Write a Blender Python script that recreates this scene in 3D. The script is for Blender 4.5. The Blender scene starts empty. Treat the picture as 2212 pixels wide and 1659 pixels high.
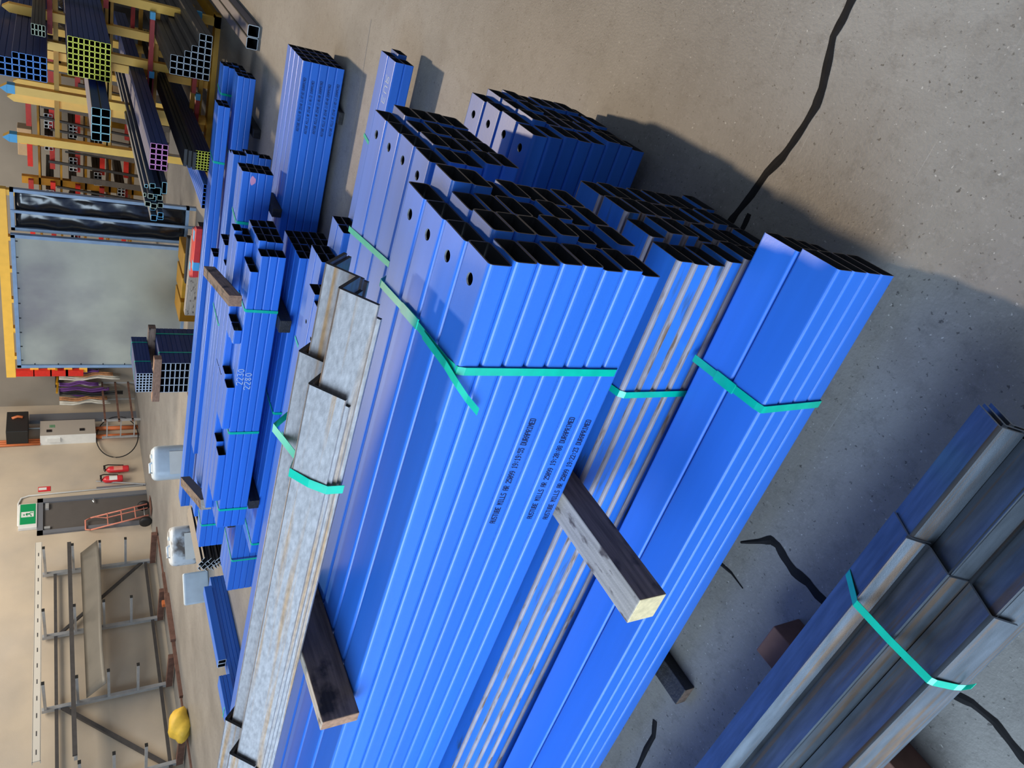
import bpy, bmesh, math, random
from mathutils import Vector, Matrix
random.seed(7)
D = bpy.data
SC = bpy.context.scene
COL = SC.collection
PI = math.pi

# ---------------------------------------------------------------- camera
cam = D.cameras.new('camera'); cam_o = D.objects.new('camera', cam); COL.objects.link(cam_o)
cam.sensor_fit = 'HORIZONTAL'; cam.sensor_width = 36.0; cam.lens = 36.0*1548/2212
cam.clip_start = 0.02; cam.clip_end = 200
RX = (-0.44319, -0.58012, 0.68388)      # world x, y, z written in camera space (right, down, forward)
RY = (-0.29852, 0.81436, 0.49733)
RZ = (-0.84519, 0.01552, -0.53403)
M = Matrix.Identity(4)
for i, row in enumerate((RX, RY, RZ)):
    M[i][0] = row[0]; M[i][1] = -row[1]; M[i][2] = -row[2]
M[0][3], M[1][3], M[2][3] = 0, 0, 1.6
cam_o.matrix_world = M
SC.camera = cam_o

# ---------------------------------------------------------------- world, sun, door daylight, added wall fill, exposure
wd = D.worlds.new('world'); SC.world = wd; wd.use_nodes = True
wn = wd.node_tree.nodes; wl = wd.node_tree.links
bg = wn['Background']; bg.inputs[0].default_value = (0.70, 0.82, 1.0, 1); bg.inputs[1].default_value = 0.26
sun = D.lights.new('sun', 'SUN'); sun.energy = 1.75; sun.angle = math.radians(2.2); sun.color = (1.0, 0.76, 0.50)
sun_o = D.objects.new('sun', sun); COL.objects.link(sun_o)
sun_o.rotation_euler = Vector((1.0, 0.2, 0.97)).to_track_quat('Z', 'Y').to_euler()
door_l = D.lights.new('roller_door_daylight', 'AREA'); door_l.shape = 'RECTANGLE'; door_l.size = 7; door_l.size_y = 5
door_l.energy = 1050; door_l.color = (0.66, 0.83, 1.0)
door_o = D.objects.new('roller_door_daylight', door_l); COL.objects.link(door_o)
door_o.location = (-4.2, 4.6, 3.6)
door_o.rotation_euler = Vector((-1, 0.5, 0.45)).to_track_quat('Z', 'Y').to_euler()
hb = D.lights.new('wall_fill_light', 'AREA'); hb.shape = 'RECTANGLE'; hb.size = 7; hb.size_y = 3; hb.energy = 700; hb.color = (1.0, 0.90, 0.76)  # added warm fill that brightens the back wall and far floor, no known lamp
fill_o = D.objects.new('wall_fill_light', hb); COL.objects.link(fill_o); fill_o.location = (10.5, 7.5, 7.0)
fill_o.rotation_euler = Vector((0.0, -0.35, 1.0)).to_track_quat('Z', 'Y').to_euler()
SC.view_settings.view_transform = 'Standard'; SC.view_settings.look = 'None'
SC.view_settings.gamma = 1; SC.view_settings.use_curve_mapping = False; SC.view_settings.exposure = 0.0

# ---------------------------------------------------------------- materials
def s2l(c):
    return tuple((x/12.92 if x <= .04045 else ((x+.055)/1.055)**2.4) for x in c)
def rgb(r, g, b): return s2l((r/255, g/255, b/255)) + (1,)

def mat(name, col, rough=.5, metal=0.0, var=.0, scale=(6, 6, 6), bump=0.0, bscale=60, col2=None, fac2=.5, soft2=.12, scale2=(8, 8, 8), spec=.5, rnd=0.0, obj=True, detail=4):
    m = D.materials.new(name); m.use_nodes = True
    nt = m.node_tree; n = nt.nodes; l = nt.links
    b = n['Principled BSDF']
    b.inputs['Roughness'].default_value = rough; b.inputs['Metallic'].default_value = metal
    b.inputs['Specular IOR Level'].default_value = spec
    tc = n.new('ShaderNodeTexCoord')
    src = tc.outputs['Object']
    last = None
    def noise(sc, det=4, scale=1.0):
        mp = n.new('ShaderNodeMapping'); mp.inputs['Scale'].default_value = sc
        oi = n.new('ShaderNodeObjectInfo'); cx = n.new('ShaderNodeCombineXYZ')
        mm = n.new('ShaderNodeMath'); mm.operation = 'MULTIPLY'; mm.inputs[1].default_value = 37.0
        l.new(oi.outputs['Random'], mm.inputs[0])
        l.new(mm.outputs[0], cx.inputs[0]); l.new(mm.outputs[0], cx.inputs[2])
        l.new(src, mp.inputs['Vector']); l.new(cx.outputs[0], mp.inputs['Location'])
        nz = n.new('ShaderNodeTexNoise'); nz.inputs['Scale'].default_value = scale; nz.inputs['Detail'].default_value = det
        l.new(mp.outputs[0], nz.inputs['Vector'])
        return nz.outputs['Fac']
    rgbn = n.new('ShaderNodeRGB'); rgbn.outputs[0].default_value = col
    last = rgbn.outputs[0]
    if col2 is not None:
        nz = noise(scale2, 6)
        rmp = n.new('ShaderNodeMapRange'); rmp.inputs['From Min'].default_value = fac2-soft2; rmp.inputs['From Max'].default_value = fac2+soft2
        l.new(nz, rmp.inputs['Value'])
        mx = n.new('ShaderNodeMix'); mx.data_type = 'RGBA'
        l.new(rmp.outputs[0], mx.inputs[0]); l.new(last, mx.inputs[6]); mx.inputs[7].default_value = col2
        last = mx.outputs[2]
    if var or rnd:
        hs = n.new('ShaderNodeHueSaturation'); l.new(last, hs.inputs['Color'])
        val = None
        if var:
            nz = noise(scale, detail)
            r2 = n.new('ShaderNodeMapRange'); r2.inputs['From Min'].default_value = .25; r2.inputs['From Max'].default_value = .75
            r2.inputs['To Min'].default_value = 1-var; r2.inputs['To Max'].default_value = 1+var
            l.new(nz, r2.inputs['Value']); val = r2.outputs[0]
        if rnd:
            oi = n.new('ShaderNodeObjectInfo')
            r3 = n.new('ShaderNodeMapRange'); r3.inputs['To Min'].default_value = 1-rnd; r3.inputs['To Max'].default_value = 1+rnd
            l.new(oi.outputs['Random'], r3.inputs['Value'])
            if val is not None:
                mu = n.new('ShaderNodeMath'); mu.operation = 'MULTIPLY'; l.new(val, mu.inputs[0]); l.new(r3.outputs[0], mu.inputs[1]); val = mu.outputs[0]
            else: val = r3.outputs[0]
        l.new(val, hs.inputs['Value']); last = hs.outputs[0]
    l.new(last, b.inputs['Base Color'])
    if bump:
        nb = n.new('ShaderNodeTexNoise'); nb.inputs['Scale'].default_value = bscale; nb.inputs['Detail'].default_value = 3
        l.new(src, nb.inputs['Vector'])
        bp = n.new('ShaderNodeBump'); bp.inputs['Strength'].default_value = bump; bp.inputs['Distance'].default_value = .01
        l.new(nb.outputs['Fac'], bp.inputs['Height']); l.new(bp.outputs[0], b.inputs['Normal'])
    return m

BLUE = mat('blue primer paint', (0.032, 0.175, 0.72, 1), .34, var=.10, scale=(14, .8, 14), rnd=.06, spec=.55, bump=.02, bscale=220)
BLUEW = mat('scuffed blue primer', (0.030, 0.175, 0.66, 1), .33, var=.15, scale=(20, 2, 20), rnd=.05, col2=(0.05, 0.10, 0.17, 1), fac2=.66, soft2=.05, scale2=(30, 4, 30), spec=.6)
EDGE_STEEL = mat('bare worn corner steel', (0.29, 0.265, 0.31, 1), .6, metal=.15, var=.2, scale=(40, 14, 40), col2=(0.16, 0.10, 0.07, 1), fac2=.62, soft2=.05, scale2=(60, 9, 60))
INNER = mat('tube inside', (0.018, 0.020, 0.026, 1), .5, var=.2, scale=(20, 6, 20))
RIM = mat('sawn steel rim', (0.12, 0.10, 0.10, 1), .45, metal=.5, var=.3, scale=(60, 60, 60))
BRIGHT = mat('drilled steel edge', (0.75, 0.78, 0.80, 1), .3, metal=.8)
NAVY = mat('dark navy primer', (0.014, 0.042, 0.17, 1), .5, var=.15, scale=(20, 2, 20), rnd=.1)
BROWNG = mat('weathered grey brown steel', (0.075, 0.064, 0.055, 1), .55, var=.25, scale=(14, 3, 14), rnd=.15)
BLACKS = mat('black steel', (0.016, 0.016, 0.018, 1), .5, var=.3, scale=(12, 4, 12), rnd=.15)
def rimc(name, c): return mat(name, c, .55, var=.1, scale=(40, 40, 40))
R_YEL = rimc('yellow painted end', (0.85, 0.85, 0.08, 1)); R_BLU = rimc('light blue painted end', (0.10, 0.30, 0.75, 1))
R_PNK = rimc('pink painted end', (0.75, 0.26, 0.55, 1)); R_TEA = rimc('teal painted end', (0.30, 0.62, 0.66, 1))
R_WHI = rimc('white painted end', (0.62, 0.68, 0.74, 1)); R_PGR = rimc('pale green painted end', (0.60, 0.68, 0.48, 1))
R_CYA = rimc('cyan painted end', (0.16, 0.52, 0.78, 1)); R_GRY = rimc('pale grey end', (0.45, 0.50, 0.54, 1))
STRAP = mat('green plastic strap', (0.0, 0.52, 0.36, 1), .28, var=.12, scale=(30, 30, 30), spec=.6)
INK = mat('dark stamp ink', (0.006, 0.02, 0.11, 1), .6)
CHALK = mat('white chalk', (0.62, 0.68, 0.78, 1), .9)
PINKP = mat('pink paint dab', (0.75, 0.32, 0.55, 1), .6)
GALV = mat('grey mill steel', (0.36, 0.355, 0.375, 1), .45, metal=.3, var=.26, scale=(120, 40, 120), col2=(0.40, 0.25, 0.13, 1), fac2=.585, soft2=.07, scale2=(44, 1.0, 44), bump=.05, bscale=300)
GALVE = mat('dark cut end steel', (0.035, 0.034, 0.036, 1), .5, metal=.3, var=.2, scale=(60, 60, 60))
NSTEEL = mat('blue grey mill scale', (0.135, 0.16, 0.195, 1), .36, metal=.72, var=.28, scale=(60, 9, 60), col2=(0.20, 0.145, 0.11, 1), fac2=.60, soft2=.06, scale2=(60, 1.2, 60), bump=.04, bscale=400)
TIMB = mat('weathered hardwood', (0.20, 0.140, 0.110, 1), .8, var=.5, scale=(6, 90, 90), col2=(0.035, 0.027, 0.028, 1), fac2=.60, soft2=.06, scale2=(11, 14, 14), bump=.10, bscale=260)
TIMBP = mat('pale hardwood and lit bearer top', (0.46, 0.40, 0.34, 1), .8, var=.3, scale=(5, 90, 90), col2=(0.13, 0.10, 0.09, 1), fac2=.63, soft2=.05, scale2=(18, 40, 40), bump=.08, bscale=260)  # pale planks; on bearer tops the pale tone stands in for light
TIMBE = mat('pale sawn timber end', (0.72, 0.58, 0.34, 1), .8, var=.2, scale=(20, 70, 70))
TIMBB = mat('brown timber end', (0.34, 0.19, 0.12, 1), .85, var=.35, scale=(20, 70, 70))
TIMBK = mat('black stained timber', (0.022, 0.022, 0.026, 1), .6, var=.5, scale=(6, 50, 50), bump=.3, bscale=120)
PLY = mat('pale plywood', (0.52, 0.36, 0.21, 1), .8, var=.15, scale=(20, 5, 5))
YEL = mat('yellow rack paint', (0.95, 0.55, 0.08, 1), .45, var=.08, scale=(8, 8, 8))
YELD = mat('mustard rack paint', (0.50, 0.25, 0.01, 1), .5, var=.15, scale=(8, 8, 8))
REDP = mat('red arm paint', (0.45, 0.03, 0.025, 1), .5, var=.15, scale=(20, 20, 20))
REDB = mat('bright red paint', (0.72, 0.03, 0.02, 1), .4, var=.1, scale=(20, 20, 20))
BLUT = mat('light blue tip paint', (0.08, 0.42, 0.72, 1), .5)
CONC_W = mat('precast concrete wall', (0.56, 0.47, 0.36, 1), .9, var=.10, scale=(1.2, 1.2, 1.2), col2=(0.46, 0.40, 0.33, 1), fac2=.56, soft2=.15, scale2=(.9, .9, .9), bump=.12, bscale=90)
CONC_G = mat('grey concrete wall', (0.27, 0.24, 0.20, 1), .9, var=.12, scale=(1.5, 1.5, 1.5), bump=.12, bscale=90)
PANEL = mat('grey sheet panel', (0.47, 0.48, 0.40, 1), .55, var=.16, scale=(1.4, 1.4, 1.4), col2=(0.26, 0.25, 0.25, 1), fac2=.56, soft2=.16, scale2=(1.1, 1.1, 1.0))
FRAME = mat('pale blue steel frame', (0.26, 0.38, 0.55, 1), .4, var=.15, scale=(10, 10, 10))
BLKPL = mat('black plastic film', (0.008, 0.008, 0.010, 1), .18, spec=.7)
DOORM = mat('grey painted door', (0.105, 0.095, 0.090, 1), .6, var=.06, scale=(6, 6, 6))
DFRM = mat('blue grey door frame', (0.155, 0.165, 0.19, 1), .5)
GREEN = mat('green sign face', (0.0, 0.30, 0.10, 1), .4)
WHITE = mat('white plastic', (0.75, 0.76, 0.74, 1), .45, var=.05, scale=(9, 9, 9))
DWHITE = mat('dirty white plastic', (0.60, 0.66, 0.72, 1), .5, var=.1, scale=(7, 7, 7), col2=(0.12, 0.10, 0.09, 1), fac2=.62, soft2=.08, scale2=(6, 6, 6))
PBLUE = mat('pale translucent plastic', (0.52, 0.62, 0.72, 1), .4, var=.1, scale=(7, 7, 7))
SILV = mat('galvanised rack steel', (0.46, 0.48, 0.50, 1), .4, metal=.4, var=.1, scale=(12, 12, 12))
DGREY = mat('dark grey steel', (0.085, 0.080, 0.080, 1), .45, metal=.3, var=.15, scale=(12, 12, 12))
SHEET = mat('grey steel sheet', (0.17, 0.155, 0.13, 1), .5, metal=.2, var=.12, scale=(3, 3, 3))
CREAM = mat('cream powder coat', (0.66, 0.62, 0.54, 1), .5)
RUSTB = mat('red oxide steel', (0.15, 0.075, 0.055, 1), .7, var=.35, scale=(12, 12, 12))
SALMON = mat('faded red paint', (0.66, 0.24, 0.17, 1), .55, var=.1, scale=(20, 20, 20))
RUBBER = mat('black rubber', (0.012, 0.012, 0.013, 1), .6)
EXTR = mat('extinguisher red', (0.66, 0.03, 0.04, 1), .3)
ORNG = mat('orange conduit', (0.62, 0.17, 0.055, 1), .5, var=.1, scale=(10, 10, 10))
PURP = mat('purple sling webbing', (0.11, 0.035, 0.19, 1), .8, var=.35, scale=(30, 30, 6))
CLOTH = mat('pale sling webbing', (0.62, 0.60, 0.53, 1), .85, var=.2, scale=(20, 20, 8))
TAN = mat('tan rope', (0.42, 0.20, 0.09, 1), .85, var=.3, scale=(30, 30, 30))
BOXG = mat('beige grey cabinet', (0.42, 0.38, 0.33, 1), .5)
BLKB = mat('black box', (0.014, 0.015, 0.016, 1), .45)
BAGY = mat('yellow bag', (0.80, 0.52, 0.06, 1), .6, var=.15, scale=(9, 9, 9))
SEAL = mat('black crack sealant', (0.010, 0.010, 0.012, 1), .75, spec=.2, var=.4, scale=(30, 30, 30))
SAWC = mat('floor saw cut', (0.30, 0.29, 0.28, 1), .8)
MIXN = mat('blue grey stock steel', (0.06, 0.085, 0.12, 1), .5, var=.2, scale=(10, 3, 10))

def floor_mat():
    m = D.materials.new('sealed concrete floor'); m.use_nodes = True
    nt = m.node_tree; n = nt.nodes; l = nt.links; b = n['Principled BSDF']
    tc = n.new('ShaderNodeTexCoord')
    def nz(scale, det=6, rough=.6, stretch=None):
        x = n.new('ShaderNodeTexNoise'); x.inputs['Scale'].default_value = scale; x.inputs['Detail'].default_value = det; x.inputs['Roughness'].default_value = rough
        if stretch:
            mp = n.new('ShaderNodeMapping'); mp.inputs['Scale'].default_value = stretch; mp.inputs['Rotation'].default_value = (0, 0, .6)
            l.new(tc.outputs['Object'], mp.inputs['Vector']); l.new(mp.outputs[0], x.inputs['Vector'])
        else: l.new(tc.outputs['Object'], x.inputs['Vector'])
        return x.outputs['Fac']
    def rng(v, a, b_, c, d):
        r = n.new('ShaderNodeMapRange'); r.inputs['From Min'].default_value = a; r.inputs['From Max'].default_value = b_
        r.inputs['To Min'].default_value = c; r.inputs['To Max'].default_value = d; l.new(v, r.inputs['Value']); return r.outputs[0]
    def mix(f, a, c):
        x = n.new('ShaderNodeMix'); x.data_type = 'RGBA'; l.new(f, x.inputs[0])
        (l.new(a, x.inputs[6]) if not isinstance(a, tuple) else setattr(x.inputs[6], 'default_value', a))
        x.inputs[7].default_value = c; return x.outputs[2]
    base = mix(rng(nz(1.3), .35, .65, 0, 1), (0.20, 0.195, 0.188, 1), (0.275, 0.268, 0.258, 1))
    base = mix(rng(nz(16, 9, .8), .50, .70, 0, .6), base, (0.125, 0.12, 0.115, 1))      # mottling
    base = mix(rng(nz(48, 6, .8), .54, .68, 0, .55), base, (0.33, 0.32, 0.31, 1))
    base = mix(rng(nz(70, 3, .6), .64, .70, 0, .8), base, (0.055, 0.052, 0.05, 1))       # specks
    base = mix(rng(nz(95, 2, .5), .69, .74, 0, .6), base, (0.62, 0.60, 0.58, 1))        # pale specks
    base = mix(rng(nz(3.0, 3, .5), .62, .74, 0, .5), base, (0.17, 0.155, 0.14, 1))        # stains
    base = mix(rng(nz(1, 2, .5, (140, 3, 1)), .72, .80, 0, .35), base, (0.5, 0.49, 0.48, 1))  # scratches
    l.new(base, b.inputs['Base Color'])
    b.inputs['Roughness'].default_value = .48; b.inputs['Specular IOR Level'].default_value = .35
    bp = n.new('ShaderNodeBump'); bp.inputs['Strength'].default_value = .12; bp.inputs['Distance'].default_value = .01
    l.new(nz(120, 4), bp.inputs['Height']); l.new(bp.outputs[0], b.inputs['Normal'])
    return m
FLOOR = floor_mat()

# ---------------------------------------------------------------- mesh helpers
class MB:
    def __init__(s): s.v = []; s.f = []; s.m = []; s.sm = []
    def add(s, verts, faces, mi=0, smooth=False):
        o = len(s.v); s.v += [tuple(v) for v in verts]
        for f in faces: s.f.append(tuple(i+o for i in f)); s.m.append(mi); s.sm.append(smooth)
    def box(s, x0, y0, z0, x1, y1, z1, mi=0):
        v = [(x0, y0, z0), (x1, y0, z0), (x1, y1, z0), (x0, y1, z0), (x0, y0, z1), (x1, y0, z1), (x1, y1, z1), (x0, y1, z1)]
        s.add(v, [(3, 2, 1, 0), (4, 5, 6, 7), (0, 1, 5, 4), (1, 2, 6, 5), (2, 3, 7, 6), (3, 0, 4, 7)], mi)
    def bar(s, a, b, w, h, up=(0, 0, 1), mi=0):
        a = Vector(a); b = Vector(b); d = (b-a).normalized(); up = Vector(up)
        if abs(d.dot(up)) > .98: up = Vector((1, 0, 0))
        x = d.cross(up).normalized(); z = x.cross(d).normalized()
        q = [(-w/2, -h/2), (w/2, -h/2), (w/2, h/2), (-w/2, h/2)]
        v = [a+x*i+z*j for i, j in q]+[b+x*i+z*j for i, j in q]
        s.add(v, [(0, 1, 2, 3), (7, 6, 5, 4), (0, 4, 5, 1), (1, 5, 6, 2), (2, 6, 7, 3), (3, 7, 4, 0)], mi)
    def pipe(s, pts, r, n=8, mi=0, closed=False, cap=True):
        pts = [Vector(p) for p in pts]; N = len(pts); rings = []
        for i, p in enumerate(pts):
            a = pts[i-1] if (i or closed) else p; b = pts[(i+1) % N] if (i < N-1 or closed) else p
            d = (b-a).normalized(); up = Vector((0, 0, 1)) if abs(d.z) < .9 else Vector((1, 0, 0))
            x = d.cross(up).normalized(); y = x.cross(d)
            rings.append([p+x*r*math.cos(2*PI*k/n)+y*r*math.sin(2*PI*k/n) for k in range(n)])
        v = [q for g in rings for q in g]; f = []
        for i in range(N if closed else N-1):
            j = (i+1) % N
            for k in range(n): f.append((i*n+k, i*n+(k+1) % n, j*n+(k+1) % n, j*n+k))
        if cap and not closed: f += [tuple(range(n))[::-1], tuple((N-1)*n+k for k in range(n))]
        s.add(v, f, mi, True)
    def lathe(s, prof, c, n=20, mi=0, axis='Z'):
        v = []; f = []
        for r, h in prof:
            for k in range(n):
                a = 2*PI*k/n; p = (r*math.cos(a), r*math.sin(a), h)
                if axis == 'Y': p = (p[0], p[2], p[1])
                if axis == 'X': p = (p[2], p[0], p[1])
                v.append((p[0]+c[0], p[1]+c[1], p[2]+c[2]))
        m = len(prof)
        for i in range(m-1):
            for k in range(n): f.append((i*n+k, i*n+(k+1) % n, (i+1)*n+(k+1) % n, (i+1)*n+k))
        f += [tuple(range(n))[::-1], tuple((m-1)*n+k for k in range(n))]
        s.add(v, f, mi, True)
    def ribbon(s, pts, width, thick, side, mi=0, normals=None):
        # flat band along pts, width measured along 'side', thickness along the local normal
        pts = [Vector(p) for p in pts]; side = Vector(side).normalized(); v = []; f = []
        for i, p in enumerate(pts):
            a = pts[max(i-1, 0)]; b = pts[min(i+1, len(pts)-1)]; d = (b-a).normalized(); nn = d.cross(side).normalized()
            v += [p-side*width/2, p+side*width/2, p+side*width/2+nn*thick, p-side*width/2+nn*thick]
        for i in range(len(pts)-1):
            for k in range(4): f.append((i*4+k, i*4+(k+1) % 4, i*4+4+(k+1) % 4, i*4+4+k))
        e = (len(pts)-1)*4
        f += [(3, 2, 1, 0), (e, e+1, e+2, e+3)]
        s.add(v, f, mi)
    def mesh(s, name, mats):
        me = D.meshes.new(name); me.from_pydata(s.v, [], s.f)
        for m in mats: me.materials.append(m)
        for i, p in enumerate(me.polygons): p.material_index = s.m[i]; p.use_smooth = s.sm[i]
        bm = bmesh.new(); bm.from_mesh(me); bmesh.ops.recalc_face_normals(bm, faces=bm.faces); bm.to_mesh(me); bm.free()
        return me
    def build(s, name, mats, parent=None, loc=(0, 0, 0), rotz=0):
        if not isinstance(mats, (list, tuple)): mats = [mats]
        return link(name, s.mesh(name, mats), parent, loc, rotz)

def link(name, me, parent=None, loc=(0, 0, 0), rotz=0):
    o = D.objects.new(name, me); COL.objects.link(o)
    o.location = loc; o.rotation_euler = (0, 0, rotz)
    if parent: o.parent = parent
    return o
def tag(o, label, cat, group=None):
    o['label'] = label; o['category'] = cat
    if group: o['group'] = group
    return o
def thing(name, label, cat, loc=(0, 0, 0), group=None):
    return tag(link(name, None, None, loc), label, cat, group)
def struct(o): o['kind'] = 'structure'; return o
def bevel(o, w, seg=2):
    b = o.modifiers.new('bevel', 'BEVEL'); b.width = w; b.segments = seg; b.limit_method = 'ANGLE'; b.angle_limit = .6
    return o

# ---------------------------------------------------------------- steel tube meshes (local y runs along the tube from its near end)
_cache = {}
def rrect(w, h, r, seg):
    p = []
    for cx, cz, a0 in ((w/2-r, h/2-r, 0), (-w/2+r, h/2-r, PI/2), (-w/2+r, -h/2+r, PI), (w/2-r, -h/2+r, 1.5*PI)):
        for k in range(seg+1):
            a = a0+PI/2*k/seg; p.append((cx+r*math.cos(a), cz+r*math.sin(a)))
    return p
def tube_mesh(w, h, L, t, r, seg, mats, hole=None, hr=.0125):
    key = (w, h, round(L, 4), t, r, seg, tuple(m.name for m in mats), hole)
    if key in _cache: return _cache[key]
    b = MB(); po = rrect(w, h, r, seg); ri = max(r-t, .0008); pi_ = rrect(w-2*t, h-2*t, ri, seg); N = len(po)
    V = [(x, 0, z) for x, z in po]+[(x, L, z) for x, z in po]+[(x, 0, z) for x, z in pi_]+[(x, L, z) for x, z in pi_]
    top = seg                                   # face between corner 0's last vertex and corner 1's first one is the top wall
    for k in range(N):
        k2 = (k+1) % N; corner = (k % (seg+1)) != seg
        if not (hole is not None and k == top):
            b.add([V[k], V[k2], V[N+k2], V[N+k]], [(0, 1, 2, 3)], 3 if corner else 0, corner)
            b.add([V[2*N+k], V[2*N+k2], V[3*N+k2], V[3*N+k]], [(3, 2, 1, 0)], 1)
        b.add([V[k], V[k2], V[2*N+k2], V[2*N+k]], [(3, 2, 1, 0)], 2)
        b.add([V[N+k], V[N+k2], V[3*N+k2], V[3*N+k]], [(0, 1, 2, 3)], 2)
    if hole is not None:
        n = 20; rings = []
        for z, a, mi in ((h/2, w/2-r, 0), (h/2-t, w/2-t-ri, 1)):
            b.add([(-a, 0, z), (a, 0, z), (a, hole-a, z), (-a, hole-a, z)], [(0, 1, 2, 3)], mi)
            b.add([(-a, hole+a, z), (a, hole+a, z), (a, L, z), (-a, L, z)], [(0, 1, 2, 3)], mi)
            ci = []; sq = []
            for k in range(n):
                an = 2*PI*k/n+PI/n*0; c, s_ = math.cos(an), math.sin(an); q = a/max(abs(c), abs(s_))
                ci.append((hr*c, hole+hr*s_, z)); sq.append((q*c, hole+q*s_, z))
            b.add(ci+sq, [(k, (k+1) % n, n+(k+1) % n, n+k) for k in range(n)], mi)
            for sx, sy in ((1, 1), (-1, 1), (-1, -1), (1, -1)):   # square corners between the ring points
                an = math.atan2(sy, sx) % (2*PI); k = int(an/(2*PI)*n); 
                b.add([sq[k], sq[(k+1) % n], (a*sx, hole+a*sy, z)], [(0, 1, 2)], mi)
            rings.append(ci)
        b.add(rings[0]+rings[1], [(k, (k+1) % n, n+(k+1) % n, n+k) for k in range(n)], 4)
    me = b.mesh('steel_tube', list(mats)+[BRIGHT]); _cache[key] = me
    return me

ORD = ['top', 'second', 'third', 'fourth', 'fifth', 'sixth', 'seventh', 'eighth', 'ninth', 'tenth', 'eleventh', 'twelfth', 'thirteenth']
def ordw(i, last, first_word, last_word):
    if i == 0: return first_word
    return last_word if i == last else ORD[i]
TUBES = {}
def bundle(key, desc, colour, group, origin, cols, rows, pw, ph, size, t, r, seg, near, far, mats, axis='Y', rot=0.0, cat='steel tube', holes=None, skip=(), jit=.0, name='steel_tube', cols_word=('nearest', 'rearmost'), tilt=None):
    """rows run from the top, columns from the side nearest the camera. near / far may be numbers or functions of (col, row)."""
    x0, z0 = origin; w, h = size
    for c in range(cols):
        for rw in range(rows):
            if (c, rw) in skip: continue
            n_ = near(c, rw) if callable(near) else near + random.uniform(-jit, jit)
            f_ = far(c, rw) if callable(far) else far
            L = round(f_-n_, 3)
            me = tube_mesh(w, h, L, t, r, seg, mats, holes if (rw == 0 and holes) else None)
            z = z0+(rows-1-rw+.5)*ph; u = x0+(c+.5)*pw
            if axis == 'Y': o = link(name, me, None, (u, n_, z), rot)
            else: o = link(name, me, None, (n_, u, z), -PI/2+rot)
            rp = ordw(rw, rows-1, 'top', 'bottom') + ' row'
            cp = ordw(c, cols-1, cols_word[0], cols_word[1]) + ' column'
            lab = colour + ', ' + (rp + ', ' if rows > 1 else '') + (cp + ', ' if cols > 1 else '') + desc
            tag(o, lab, cat, group); TUBES[(key, c, rw)] = o
BM = (BLUE, INNER, RIM, BLUE)

def timber(name, label, a, b, w, h, mats=(TIMB,), group=None, top=None, end=None):
    """square sawn bearer from a to b (centre line of its underside)"""
    a = Vector(a); b_ = Vector(b); d = b_-a; L = d.length; ang = math.atan2(d.y, d.x)
    m = MB(); 
    v = [(0, -w/2, 0), (L, -w/2, 0), (L, w/2, 0), (0, w/2, 0), (0, -w/2, h), (L, -w/2, h), (L, w/2, h), (0, w/2, h)]
    m.add(v, [(3, 2, 1, 0)], 0); m.add(v, [(4, 5, 6, 7)], 1); m.add(v, [(0, 1, 5, 4), (2, 3, 7, 6)], 0); m.add(v, [(1, 2, 6, 5), (3, 0, 4, 7)], 2)
    bm = bmesh.new(); me0 = m.mesh(name, [mats[0], top or mats[0], end or mats[0]]); bm.from_mesh(me0)
    bmesh.ops.remove_doubles(bm, verts=bm.verts, dist=1e-5); bmesh.ops.recalc_face_normals(bm, faces=bm.faces); bm.to_mesh(me0); bm.free()
    o = link(name, me0, None, a, ang); bevel(o, .003, 2)
    return tag(o, label, 'timber', group)

def strap(label, pts, width=.017, side=(0, 1, 0), tail=None, group='green strapping', seal=None):
    m = MB(); m.ribbon(pts, width, .0012, side)
    if tail: m.ribbon(tail, width, .0012, side)
    o = m.build('plastic_strap', STRAP); tag(o, label, 'strap', group)
    if seal:
        k = MB(); k.ribbon(seal, width*1.35, .003, side); s_ = k.build('crimped_joint', STRAP, o); s_['label'] = 'crimped join in the green strap'
    return o

# dot matrix lettering
GL = {'A': '01110 10001 10001 11111 10001 10001 10001', 'U': '10001 10001 10001 10001 10001 10001 01110', 'S': '01111 10000 10000 01110 00001 00001 11110',
 'T': '11111 00100 00100 00100 00100 00100 00100', 'B': '11110 10001 10001 11110 10001 10001 11110', 'E': '11111 10000 10000 11110 10000 10000 11111',
 'M': '10001 11011 10101 10101 10001 10001 10001', 'I': '01110 00100 00100 00100 00100 00100 01110', 'L': '10000 10000 10000 10000 10000 10000 11111',
 'R': '11110 10001 10001 11110 10100 10010 10001', 'D': '11110 10001 10001 10001 10001 10001 11110', 'P': '11110 10001 10001 11110 10000 10000 10000',
 '0': '01110 10001 10011 10101 11001 10001 01110', '1': '00100 01100 00100 00100 00100 00100 01110', '2': '01110 10001 00001 00010 00100 01000 11111',
 '3': '11111 00010 00100 00010 00001 10001 01110', '4': '00010 00110 01010 10010 11111 00010 00010', '5': '11111 10000 11110 00001 00001 10001 01110',
 '6': '00110 01000 10000 11110 10001 10001 01110', '7': '11111 00001 00010 00100 01000 01000 01000', '8': '01110 10001 10001 01110 10001 10001 01110',
 '9': '01110 10001 10001 01111 00001 00010 01100', ':': '00000 00100 00100 00000 00100 00100 00000', ' ': ''}
def stamp(tube, text, ystart, length, zc, hgt, label):
    """ink print on the camera side of a tube, reading away from ystart towards the near end"""
    w = tube['w']; m = MB(); adv = length/len(text); p = adv/6.0; q = hgt/7.0; x = -w/2-.0006
    for i, ch in enumerate(text):
        for rr, row in enumerate(GL[ch].split()):
            for cc, bit in enumerate(row):
                if bit == '1':
                    zz = zc+hgt/2-(rr+.5)*q; yy = ystart-(i*adv+(cc+.5)*p)-(zz-zc)*.18
                    a, b = p*.60, q*.60
                    m.add([(x, yy+a, zz-b), (x, yy-a, zz-b), (x, yy-a, zz+b), (x, yy+a, zz+b)], [(0, 1, 2, 3)])
    o = m.build('printed_stamp', INK, tube); o['label'] = label
    return o
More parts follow.
